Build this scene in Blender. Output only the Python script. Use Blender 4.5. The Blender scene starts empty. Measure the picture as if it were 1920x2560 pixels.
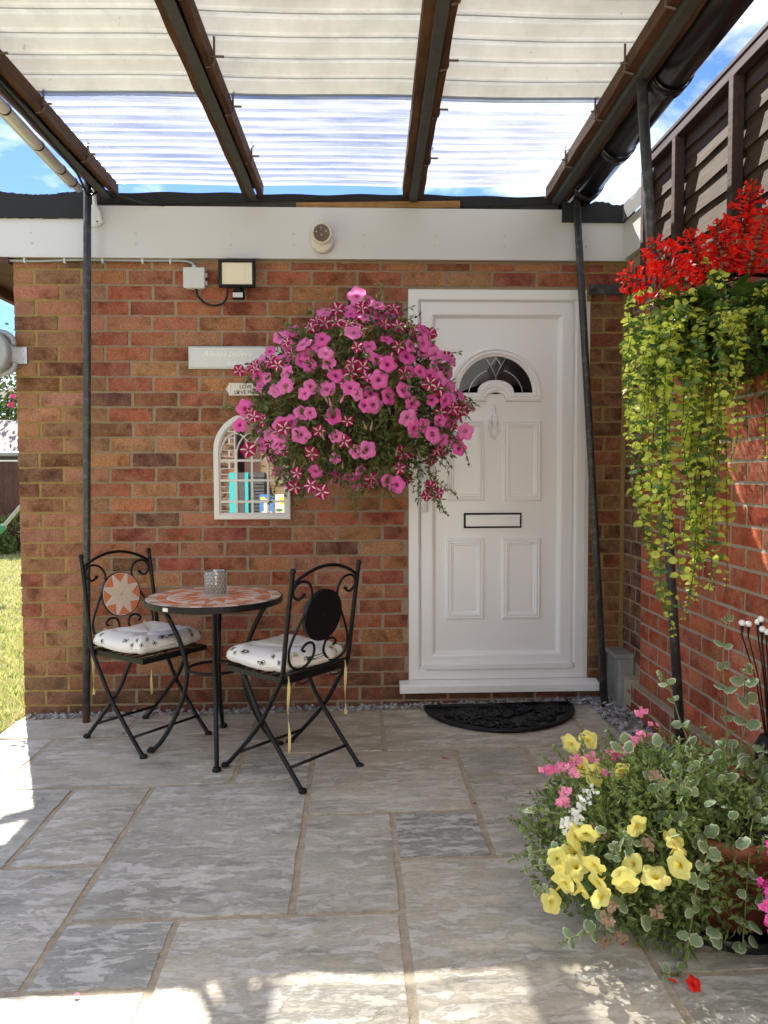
import bpy, math, random
import numpy as np
from mathutils import Vector, Matrix, Euler
R = math.radians
rng = random.Random(7)
sc = bpy.context.scene
C = sc.collection

# ------------------------------------------------------------------ camera
CAM = np.array([0.0, -4.0275, 1.235]); FPX = 1923.0
YAW, PIT, ROL = R(2.18), R(2.863), R(-.2144)
_fw = np.array([math.sin(YAW)*math.cos(PIT), math.cos(YAW)*math.cos(PIT), -math.sin(PIT)])
_rt = np.array([math.cos(YAW), -math.sin(YAW), 0.0]); _up = np.cross(_rt, _fw)
_r = math.cos(ROL)*_rt + math.sin(ROL)*_up
_u = -math.sin(ROL)*_rt + math.cos(ROL)*_up
cd = bpy.data.cameras.new('camera'); cam = bpy.data.objects.new('camera', cd); C.objects.link(cam)
cd.sensor_fit = 'VERTICAL'; cd.sensor_height = 24.0; cd.sensor_width = 18.0
cd.lens = FPX/2560*24.0; cd.clip_end = 500; cd.clip_start = .05
cam.matrix_world = Matrix(((_r[0], _u[0], -_fw[0], CAM[0]), (_r[1], _u[1], -_fw[1], CAM[1]), (_r[2], _u[2], -_fw[2], CAM[2]), (0, 0, 0, 1)))
sc.camera = cam

def ray(u, v): return _fw + (u-960)/FPX*_r - (v-1280)/FPX*_u      # photo pixel -> direction
SLOPE = .012                                                       # the patio rises a little to the right
def gz(x): return SLOPE*x
def G(u, v):                                                       # point of the patio under a pixel
    d = ray(u, v); t = (SLOPE*CAM[0]-CAM[2])/(d[2]-SLOPE*d[0]); return Vector(CAM+d*t)
def W(u, v, y=0.):                                                 # point on a plane parallel to the front wall
    d = ray(u, v); return Vector(CAM+d*((y-CAM[1])/d[1]))
def XP(u, v, x):                                                   # point on a plane parallel to the side wall
    d = ray(u, v); return Vector(CAM+d*((x-CAM[0])/d[0]))
def ZP(u, v, z):
    d = ray(u, v); return Vector(CAM+d*((z-CAM[2])/d[2]))

# ------------------------------------------------------------------ sky, sun, exposure
SUN_EL, SUN_AZ = R(48), R(-24)            # behind the garage, to the left
sdir = Vector((math.sin(SUN_AZ)*math.cos(SUN_EL), math.cos(SUN_AZ)*math.cos(SUN_EL), math.sin(SUN_EL)))
world = bpy.data.worlds.new('World'); sc.world = world; world.use_nodes = True
nt = world.node_tree; nt.nodes.clear()
wo = nt.nodes.new('ShaderNodeOutputWorld'); bg = nt.nodes.new('ShaderNodeBackground')
sky = nt.nodes.new('ShaderNodeTexSky'); sky.sky_type = 'NISHITA'; sky.sun_disc = False
sky.sun_elevation = SUN_EL; sky.sun_rotation = SUN_AZ; sky.air_density = 1.0; sky.dust_density = .15; sky.ozone_density = 3.0
tc = nt.nodes.new('ShaderNodeTexCoord'); mp = nt.nodes.new('ShaderNodeMapping'); mp.inputs['Scale'].default_value = (1, 1, 2.2)
mp.inputs['Location'].default_value = (4.6, 8.8, .2)
no = nt.nodes.new('ShaderNodeTexNoise'); no.inputs['Scale'].default_value = 3.4; no.inputs['Detail'].default_value = 9; no.inputs['Roughness'].default_value = .58
no.inputs['Distortion'].default_value = .35
cr = nt.nodes.new('ShaderNodeValToRGB'); cr.color_ramp.elements[0].position = .435; cr.color_ramp.elements[1].position = .60
mx = nt.nodes.new('ShaderNodeMix'); mx.data_type = 'RGBA'
mx.inputs[7].default_value = (4.3, 4.45, 4.75, 1)
nt.links.new(tc.outputs['Generated'], mp.inputs[0]); nt.links.new(mp.outputs[0], no.inputs['Vector'])
nt.links.new(no.outputs[0], cr.inputs[0]); nt.links.new(cr.outputs[0], mx.inputs[0]); tn = nt.nodes.new('ShaderNodeMix'); tn.data_type = 'RGBA'; tn.blend_type = 'MULTIPLY'; tn.inputs[0].default_value = 1; tn.inputs[7].default_value = (.27, .34, .50, 1)
nt.links.new(sky.outputs[0], tn.inputs[6]); nt.links.new(tn.outputs[2], mx.inputs[6])
nt.links.new(mx.outputs[2], bg.inputs[0]); bg.inputs[1].default_value = .09; nt.links.new(bg.outputs[0], wo.inputs[0])
sl = bpy.data.lights.new('sun', 'SUN'); sl.energy = 3.2; sl.angle = R(.53); sl.color = (1, .95, .86)
so = bpy.data.objects.new('sun', sl); C.objects.link(so); so.rotation_euler = sdir.to_track_quat('Z', 'Y').to_euler()
sc.view_settings.view_transform = 'Standard'; sc.view_settings.look = 'None'; sc.view_settings.gamma = 1
sc.view_settings.exposure = 2.37
sc.render.engine = 'CYCLES'
cy = sc.cycles; cy.use_denoising = True; cy.max_bounces = 8; cy.diffuse_bounces = 5; cy.glossy_bounces = 4
cy.transmission_bounces = 6; cy.transparent_max_bounces = 12; cy.caustics_reflective = False; cy.caustics_refractive = False
cy.sample_clamp_indirect = 6

# ------------------------------------------------------------------ materials
class NB:
    def __init__(s, name):
        m = bpy.data.materials.new(name); m.use_nodes = True; s.m = m; s.nt = m.node_tree
        s.b = s.nt.nodes['Principled BSDF']; s.out = s.nt.nodes['Material Output']
    def n(s, t, i=None, **kw):
        nd = s.nt.nodes.new('ShaderNode'+t)
        for k, v in kw.items(): setattr(nd, k, v)
        for k, v in (i or {}).items(): s.set(nd, k, v)
        return nd
    def set(s, nd, k, v):
        if isinstance(v, bpy.types.NodeSocket): s.nt.links.new(v, nd.inputs[k])
        elif v is not None:
            if isinstance(v, (tuple, list)) and len(v) == 3 and nd.inputs[k].type == 'RGBA': v = (*v, 1)
            nd.inputs[k].default_value = v
    def noise(s, vec, scale, detail=4, rough=.55, dist=0):
        return s.n('TexNoise', {'Vector': vec, 'Scale': scale, 'Detail': detail, 'Roughness': rough, 'Distortion': dist}).outputs[0]
    def ramp(s, f, *st):
        nd = s.n('ValToRGB', {0: f}); cr_ = nd.color_ramp
        while len(cr_.elements) < len(st): cr_.elements.new(.5)
        for e, (p, c) in zip(cr_.elements, st):
            e.position = p; e.color = (c, c, c, 1) if isinstance(c, (int, float)) else (*c, 1)
        return nd.outputs[0]
    def mix(s, f, a, b, mode='MIX'):
        nd = s.n('Mix', data_type='RGBA', blend_type=mode); s.set(nd, 0, f); s.set(nd, 6, a); s.set(nd, 7, b); return nd.outputs[2]
    def math(s, op, a, b=None, c=None):
        nd = s.n('Math', operation=op); s.set(nd, 0, a)
        if b is not None: s.set(nd, 1, b)
        if c is not None: s.set(nd, 2, c)
        return nd.outputs[0]
    def bump(s, h, strength, dist=.01):
        return s.n('Bump', {'Height': h, 'Strength': strength, 'Distance': dist}).outputs[0]
    def obj(s, off=True):                                  # object coordinates, shifted per object
        tcn = s.n('TexCoord'); v = tcn.outputs['Object']
        if off:
            oi = s.n('ObjectInfo'); r_ = s.math('MULTIPLY', oi.outputs['Random'], 91.7)
            cx = s.n('CombineXYZ', {0: r_, 1: s.math('MULTIPLY', r_, .37), 2: s.math('MULTIPLY', r_, .71)})
            v = s.n('VectorMath', {0: v, 1: cx.outputs[0]}, operation='ADD').outputs[0]
        return v
    def pos(s): return s.n('NewGeometry').outputs['Position']
    def P(s, **k):
        for a, v in k.items(): s.set(s.b, {'col': 'Base Color', 'rough': 'Roughness', 'metal': 'Metallic', 'nrm': 'Normal', 'spec': 'Specular IOR Level'}[a], v)
        return s.m

def simple(name, col, rough=.5, metal=0, var=.15, scale=30, bump=0, spec=.5):
    q = NB(name); v = q.obj(); f = q.noise(v, scale, 5, .6)
    c2 = tuple(x*(1-var) for x in col); c1 = tuple(min(1, x*(1+var)) for x in col)
    q.P(col=q.mix(f, c2, c1), rough=rough, metal=metal, spec=spec)
    if bump: q.P(nrm=q.bump(q.noise(v, scale*4, 4), bump, .004))
    return q.m

def leafmat(name, col, col2=None, trans=.35, rough=.45, scale=14):
    q = NB(name); f = q.noise(q.pos(), scale, 3, .6)
    c = q.mix(q.ramp(f, (.35, 0.), (.65, 1.)), col, col2 or tuple(x*1.5 for x in col))
    q.P(col=c, rough=rough, spec=.35)
    t = q.n('BsdfTranslucent', {0: q.mix(.25, c, (1, 1, .3), 'MULTIPLY')})
    ms = q.n('MixShader', {0: trans, 1: q.b.outputs[0], 2: t.outputs[0]}); q.nt.links.new(ms.outputs[0], q.out.inputs[0])
    return q.m

def m_brick(name, crinkle=1.0, striate=False):
    q = NB(name); v = q.obj(); oi = q.n('ObjectInfo').outputs['Color']
    big = q.ramp(q.noise(v, 8, 4, .6, .5), (.46, 0.), (.66, 1.))
    base = q.mix(q.math('MULTIPLY', big, .75), oi, (.30, .25, .21), 'MULTIPLY')
    pale = q.ramp(q.noise(v, 11, 6, .7), (.44, 0.), (.66, .75))
    base = q.mix(pale, base, q.mix(.65, oi, (.50, .29, .16)))
    pz = q.n('SeparateXYZ', {0: q.pos()}).outputs[2]                     # damp splash stains at the foot of the wall
    damp = q.math('MULTIPLY', q.ramp(pz, (.02, 1.), (.26, 0.)), q.ramp(q.noise(q.pos(), 5, 4), (.35, .2), (.6, .8))); base = q.mix(damp, base, (.10, .065, .04))
    fine = q.noise(v, 170, 4, .65)
    base = q.mix(.8, base, q.ramp(fine, (.3, .45), (.7, 1.3)), 'MULTIPLY')
    if striate:
        sv = q.n('Mapping', {0: v, 'Scale': (260, 6, 10)}); h = q.noise(sv.outputs[0], 1, 3)
    else: h = q.math('ADD', q.math('MULTIPLY', q.noise(v, 75, 5, .62, 1.2), 1.), q.math('MULTIPLY', fine, .35))
    return q.P(col=base, rough=.88, spec=.25, nrm=q.bump(h, .95*crinkle, .016))
M = {}
M['brick'] = m_brick('rustic_brick'); M['red_brick'] = m_brick('striated_red_brick', .55, True)

def m_mortar():
    q = NB('mortar'); p = q.pos(); sx = q.n('SeparateXYZ', {0: p}).outputs
    n1 = q.noise(p, 2.2, 3)
    # older sandy-yellow pointing at the two ends of the front wall, greyer pointing between
    l = q.math('LESS_THAN', q.math('ADD', sx[0], q.math('MULTIPLY', n1, .25)), -1.22)
    r_ = q.math('GREATER_THAN', sx[0], 1.2)
    f = q.math('MAXIMUM', l, q.math('MULTIPLY', r_, q.math('GREATER_THAN', sx[1], -.02)))
    c = q.mix(f, (.34, .265, .18), (.35, .245, .10))
    c = q.mix(.5, c, q.ramp(q.noise(p, 60, 5, .7), (.3, .6), (.7, 1.25)), 'MULTIPLY')
    return q.P(col=c, rough=.95, spec=.15, nrm=q.bump(q.noise(p, 180, 4, .7), .6, .006))
M['mortar'] = m_mortar()
def m_mortar2():
    q = NB('pale_mortar'); p = q.pos()
    c = q.mix(.5, (.42, .36, .27), q.ramp(q.noise(p, 50, 5, .7), (.3, .65), (.7, 1.2)), 'MULTIPLY')
    return q.P(col=c, rough=.95, spec=.15, nrm=q.bump(q.noise(p, 150, 4, .7), .6, .006))
M['mortar2'] = m_mortar2()

def m_slab():
    q = NB('riven_sandstone'); v = q.obj(); info = q.n('ObjectInfo'); rnd = info.outputs['Random']
    rot = q.n('CombineXYZ', {2: q.math('MULTIPLY', rnd, 6.0)})
    mpn = q.n('Mapping', {0: v, 'Rotation': rot.outputs[0], 'Scale': (1.0, 2.8, 1.0)}); sv = mpn.outputs[0]
    a = q.noise(sv, 2.6, 8, .66, .15); b = q.noise(sv, 9, 14, .76, .35); c = q.noise(v, 70, 6, .75)
    tone = q.mix(1., info.outputs['Color'], (1.14, 1.11, 1.03), 'MULTIPLY')
    base = q.mix(q.ramp(a, (.35, 0.), (.65, 1.)), q.mix(1., tone, (.60, .60, .58), 'MULTIPLY'), tone)
    pale = q.math('MULTIPLY', q.ramp(b, (.49, 0.), (.535, 1.)), q.ramp(q.noise(v, 1.9, 3), (.36, .35), (.58, 1.)))
    base = q.mix(q.math('MULTIPLY', pale, .72), base, (.66, .625, .55))
    dark = q.ramp(q.noise(sv, 4.2, 9, .7, .2), (.57, 0.), (.66, .6)); base = q.mix(dark, base, (.20, .20, .18))
    base = q.mix(.5, base, q.ramp(c, (.3, .75), (.7, 1.2)), 'MULTIPLY')
    lay = q.ramp(b, (.47, 0.), (.5, .5), (.53, 1.))
    h = q.math('ADD', q.math('MULTIPLY', lay, .6), q.math('ADD', q.math('MULTIPLY', a, 1.2), q.math('MULTIPLY', c, .12)))
    return q.P(col=base, rough=q.ramp(b, (.3, .36), (.7, .6)), spec=.5, nrm=q.bump(h, .5, .01))
M['slab'] = m_slab()
def m_joint():
    q = NB('sand_joint'); p = q.pos()
    c = q.mix(.7, (.47, .39, .285), q.ramp(q.noise(p, 30, 5, .7), (.3, .6), (.7, 1.25)), 'MULTIPLY')
    return q.P(col=c, rough=.95, spec=.2, nrm=q.bump(q.noise(p, 90, 5, .7), .7, .008))
M['joint'] = m_joint()
def m_stone():
    q = NB('slate_chipping'); p = q.pos(); f = q.noise(p, 40, 3)
    return q.P(col=q.mix(q.ramp(f, (.3, 0.), (.7, 1.)), (.17, .165, .175), (.5, .49, .5)), rough=.7)
M['gravel'] = m_stone()
def m_lawn():
    q = NB('lawn'); p = q.pos()
    f = q.ramp(q.noise(p, .8, 5, .65), (.4, 0.), (.6, 1.)); c = q.mix(f, (.50, .45, .28), (.33, .38, .14))
    c = q.mix(.7, c, q.ramp(q.noise(p, 25, 6, .75), (.3, .5), (.7, 1.3)), 'MULTIPLY')
    return q.P(col=c, rough=.95, spec=.1, nrm=q.bump(q.noise(p, 60, 5, .8), 1., .03))
M['lawn'] = m_lawn()
M['grass'] = leafmat('grass_blade', (.36, .43, .13), (.60, .53, .32), .3)
M['upvc'] = simple('white_upvc', (.83, .825, .82), .28, var=.02, scale=6)
M['fascia'] = simple('white_fascia', (.60, .59, .595), .32, var=.05, scale=3)
M['trim'] = simple('painted_white_trim', (.74, .71, .66), .5, var=.05)
M['felt'] = simple('black_roof_felt', (.022, .023, .026), .9, var=.5, scale=160, bump=.8)
M['felt_grey'] = simple('mineral_roof_felt', (.16, .16, .165), .9, var=.7, scale=220, bump=.9)
M['black'] = simple('black_powdercoat', (.005, .005, .0055), .4, var=.2, bump=.1, spec=.3)
M['plastic_black'] = simple('black_plastic', (.006, .006, .0065), .35, var=.2, spec=.3)
M['rubber'] = simple('black_rubber', (.006, .006, .007), .5, var=.3, spec=.3)
M['gutter'] = simple('black_gutter', (.010, .010, .012), .22, var=.3, scale=12)
def m_wood(name, c1, c2, sc_=(3, 40, 40), rough=.75, bump=.4):
    q = NB(name); v = q.obj(); mv = q.n('Mapping', {0: v, 'Scale': sc_}).outputs[0]
    f = q.noise(mv, 1., 5, .6, .6); c = q.mix(q.ramp(f, (.3, 0.), (.7, 1.)), c1, c2)
    c = q.mix(.6, c, q.ramp(q.noise(v, 12, 4), (.3, .6), (.7, 1.2)), 'MULTIPLY')
    return q.P(col=c, rough=rough, spec=.25, nrm=q.bump(f, bump, .004))
M['rafter_wood'] = m_wood('rafter_timber', (.05, .023, .012), (.13, .06, .028), (40, 3, 40))
M['plank'] = m_wood('bare_plank', (.22, .11, .045), (.42, .23, .09))
M['fence'] = m_wood('fence_board', (.038, .024, .018), (.085, .055, .04), (40, 3, 40), .8, .6)
M['fence_rail'] = m_wood('fence_rail', (.035, .02, .017), (.07, .04, .033), (40, 3, 40), .7)
M['far_fence'] = m_wood('brown_fence', (.075, .035, .025), (.11, .055, .042), (40, 40, 3))
M['bamboo'] = m_wood('pale_wood_slat', (.16, .105, .05), (.24, .165, .085), (3, 40, 40))
def m_steel():
    q = NB('weathered_steel'); v = q.obj(); f = q.noise(v, 26, 6, .7)
    c = q.mix(q.ramp(f, (.5, 0.), (.75, 1.)), (.045, .045, .045), (.15, .15, .145))
    z = q.n('SeparateXYZ', {0: q.pos()}).outputs[2]
    rust = q.ramp(z, (.0, 1.), (.1, .0)); c = q.mix(rust, c, (.16, .075, .035))
    return q.P(col=c, rough=.45, metal=.25, nrm=q.bump(f, .25, .003))
M['steel'] = m_steel()
M['angle'] = simple('grey_angle_iron', (.05, .05, .048), .7, var=.5, scale=25, bump=.3)
M['rod'] = simple('rusty_rod', (.16, .12, .10), .7, .3)
M['galv'] = simple('galvanised', (.5, .5, .5), .35, .9)
M['grey_plastic'] = simple('grey_plastic', (.33, .345, .35), .4, var=.05)
M['box_plastic'] = simple('junction_box_grey', (.56, .56, .56), .45, var=.04)
M['cream'] = simple('cream_diffuser', (.75, .68, .52), .35, var=.04)
M['ivory'] = simple('ivory_plastic', (.62, .57, .50), .4, var=.06)
M['brown_lens'] = simple('brown_lens', (.09, .06, .055), .2)
M['white_plastic'] = simple('white_plastic', (.8, .8, .79), .35, var=.03)
M['conduit'] = simple('aged_white_tube', (.56, .54, .49), .5, var=.2, scale=18)
M['sign'] = simple('pale_grey_sign', (.60, .62, .62), .4, var=.03)
M['sign_rim'] = simple('sign_rim', (.72, .74, .74), .3, var=.03)
M['ink_white'] = simple('white_lettering', (.82, .82, .8), .5, var=.02)
M['ink_black'] = simple('black_lettering', (.01, .01, .01), .5, var=.02)
M['sign_cream'] = simple('cream_cast_sign', (.72, .68, .6), .5, var=.04)
M['concrete'] = simple('concrete', (.27, .26, .235), .9, var=.35, scale=14, bump=.5)
M['terracotta_pot'] = simple('terracotta', (.22, .06, .025), .6, var=.15, scale=10)
M['pot_black'] = simple('black_pot', (.015, .015, .016), .45)
M['soil'] = simple('soil', (.03, .022, .016), .95, var=.5, scale=60)
M['coir'] = simple('coir_liner', (.06, .045, .028), .95, var=.5, scale=70, bump=.8)
M['tile_orange'] = simple('terracotta_tile', (.60, .19, .085), .5, var=.2, scale=40)
M['tile_beige'] = simple('beige_tile', (.66, .54, .44), .5, var=.12, scale=40)
M['tile_pink'] = simple('pale_pink_tile', (.62, .42, .33), .5, var=.12, scale=40)
M['tile_brown'] = simple('brown_tile', (.36, .25, .18), .5, var=.2, scale=40)
M['grout'] = simple('white_grout', (.72, .68, .62), .8, var=.06)
M['cushion'] = simple('cream_cotton', (.74, .71, .66), .9, var=.03, scale=40, bump=.15)
M['bee'] = simple('bee_print', (.03, .03, .03), .9, var=.1)
M['ribbon'] = simple('yellow_ribbon', (.62, .50, .22), .8, var=.1)
M['candle_glass'] = simple('smoked_glass', (.36, .33, .32), .15, .3, var=.2)
M['candle_metal'] = simple('pewter_comb', (.42, .39, .37), .35, .6, var=.2)
M['lead'] = simple('lead_came', (.35, .35, .34), .35, .7)
q = NB('mirror_glass'); M['mirror'] = q.P(col=(.62, .63, .63), metal=1., rough=.015)
q = NB('dark_glass'); M['dark_glass'] = q.P(col=(.012, .013, .015), rough=.08, spec=.35, nrm=q.bump(q.noise(q.pos(), 22, 2), .06, .01))
M['stem'] = leafmat('plant_stem', (.14, .17, .05), (.2, .2, .07), .1)
M['petunia_leaf'] = leafmat('petunia_leaf', (.07, .10, .028), (.17, .21, .065), .35)
M['vine_leaf'] = leafmat('vine_leaf', (.055, .115, .03), (.16, .25, .06), .4, rough=.3, scale=22)
M['vine_lime'] = leafmat('vine_lime_leaf', (.42, .50, .06), (.70, .75, .15), .5, rough=.35, scale=22)
M['salvia_leaf'] = leafmat('salvia_leaf', (.04, .09, .02), (.09, .17, .03), .4)
M['bush_leaf'] = leafmat('bush_leaf', (.10, .155, .04), (.26, .34, .11), .35)
M['tree_leaf'] = leafmat('tree_leaf', (.03, .06, .014), (.085, .14, .03), .3, scale=3)
M['bark'] = simple('bark', (.10, .075, .055), .9, var=.4, scale=20)
M['red'] = leafmat('salvia_red', (.72, .012, .008), (.88, .03, .015), .3)
M['dark_red'] = leafmat('salvia_calyx', (.20, .012, .012), (.3, .03, .03), .2)
M['pinkflower'] = leafmat('nemesia_pink', (.70, .16, .36), (.85, .35, .52), .35)
M['verbena'] = leafmat('verbena_magenta', (.72, .04, .30), (.85, .15, .45), .3)
M['whiteflower'] = leafmat('alyssum_white', (.8, .8, .78), (.85, .85, .83), .3)
M['faded'] = leafmat('faded_flower', (.30, .2, .13), (.42, .3, .2), .3)

def m_petal(name, edge, throat, star=None):
    q = NB(name); uv = q.n('UVMap').outputs[0]; s = q.n('SeparateXYZ', {0: uv}).outputs
    c = q.mix(q.ramp(s[1], (.10, 0.), (.32, 1.)), throat, edge)
    if star:
        d = q.math('ABSOLUTE', q.math('SUBTRACT', s[0], .5))                    # 0 at the petal's midrib
        wdt = q.math('MULTIPLY', q.math('SUBTRACT', 1.16, s[1]), .27)
        c = q.mix(q.ramp(q.math('SUBTRACT', wdt, d), (.0, 0.), (.05, 1.)), edge, star)
        c = q.mix(q.ramp(s[1], (.06, 0.), (.2, 1.)), throat, c)
    c = q.mix(.35, c, q.ramp(q.noise(q.n('TexCoord').outputs['Object'], 60, 3), (.3, .75), (.7, 1.15)), 'MULTIPLY')
    rv = q.n('ObjectInfo').outputs['Random']; c = q.mix(q.math('MULTIPLY', rv, .42), c, (.95, .45, .74) if edge[2] > .4 else edge)
    ve = q.ramp(q.math('ABSOLUTE', q.math('SINE', q.math('MULTIPLY', s[0], 28.))), (.0, .86), (.5, 1.)); c = q.mix(1., c, ve, 'MULTIPLY')
    q.P(col=c, rough=.6, spec=.2)
    t = q.n('BsdfTranslucent', {0: c}); ms = q.n('MixShader', {0: .35, 1: q.b.outputs[0], 2: t.outputs[0]})
    q.nt.links.new(ms.outputs[0], q.out.inputs[0]); return q.m
M['petal_pink'] = m_petal('petunia_pink', (.90, .13, .50), (.45, .015, .20))
M['petal_star'] = m_petal('petunia_star', (.42, .012, .10), (.5, .12, .2), (.92, .74, .78))
M['petal_yellow'] = m_petal('petunia_yellow', (.86, .79, .24), (.82, .62, .05))
def m_varieg():
    q = NB('variegated_leaf'); s = q.n('SeparateXYZ', {0: q.n('UVMap').outputs[0]}).outputs
    n_ = q.noise(q.n('TexCoord').outputs['Object'], 45, 3)
    f = q.ramp(q.math('ADD', s[1], q.math('MULTIPLY', q.math('SUBTRACT', n_, .5), .9)), (.80, 0.), (.92, 1.))
    c = q.mix(f, q.mix(n_, (.12, .20, .085), (.28, .36, .19)), (.58, .61, .42))
    q.P(col=c, rough=.5, spec=.3)
    t = q.n('BsdfTranslucent', {0: c}); ms = q.n('MixShader', {0: .3, 1: q.b.outputs[0], 2: t.outputs[0]})
    q.nt.links.new(ms.outputs[0], q.out.inputs[0]); return q.m
M['varieg'] = m_varieg()

def m_opal():
    q = NB('opal_corrugated_plastic'); p = q.pos()
    d = q.ramp(q.noise(p, 5, 6, .7), (.35, .72), (.65, 1.)); c = q.mix(1., (.66, .665, .64), d, 'MULTIPLY')
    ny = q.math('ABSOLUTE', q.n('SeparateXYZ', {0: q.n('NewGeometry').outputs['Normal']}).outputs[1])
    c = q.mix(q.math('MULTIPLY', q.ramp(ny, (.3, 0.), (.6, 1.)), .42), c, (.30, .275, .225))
    sp = q.ramp(q.noise(p, 38, 5, .75), (.66, 1.), (.72, .4)); c = q.mix(1., c, sp, 'MULTIPLY')
    q.P(col=c, rough=.5, spec=.2)
    t = q.n('BsdfTranslucent', {0: c}); ms = q.n('MixShader', {0: .175, 1: q.b.outputs[0], 2: t.outputs[0]})
    q.nt.links.new(ms.outputs[0], q.out.inputs[0]); return q.m
M['opal'] = m_opal()
def m_clear():
    q = NB('clear_corrugated_plastic'); p = q.pos()
    mv = q.n('Mapping', {0: p, 'Scale': (2, 40, 2)}).outputs[0]
    yy_ = q.n('SeparateXYZ', {0: p}).outputs[2]                         # valley grime, painted in also to imitate streaks of refracted light
    val = q.ramp(yy_, (0., 1.), (1., 0.)); val = q.math('SUBTRACT', 1., q.math('DIVIDE', q.math('SUBTRACT', yy_, 2.7045), .021))
    dirt_and_glint = q.math('ADD', q.ramp(q.noise(mv, 1., 6, .7), (.36, .12), (.72, .46)), q.math('MULTIPLY', q.math('POWER', q.math('MAXIMUM', val, 0.), 3.), .35))
    ny = q.math('ABSOLUTE', q.n('SeparateXYZ', {0: q.n('NewGeometry').outputs['Normal']}).outputs[1])
    tr = q.n('BsdfTransparent', {0: q.ramp(ny, (.12, (.60, .61, .62)), (.52, (.33, .35, .38)))})
    gl = q.n('BsdfGlossy', {'Color': (.9, .92, .95), 'Roughness': .16})
    fr = q.n('Fresnel', {'IOR': 1.5}); a = q.n('MixShader', {0: q.math('MINIMUM', q.math('MULTIPLY', fr.outputs[0], 1.4), .8), 1: tr.outputs[0], 2: gl.outputs[0]})
    t = q.n('BsdfTranslucent', {0: (.38, .38, .38)})
    ms = q.n('MixShader', {0: dirt_and_glint, 1: a.outputs[0], 2: t.outputs[0]}); q.nt.links.new(ms.outputs[0], q.out.inputs[0]); return q.m
M['clear'] = m_clear()

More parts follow.
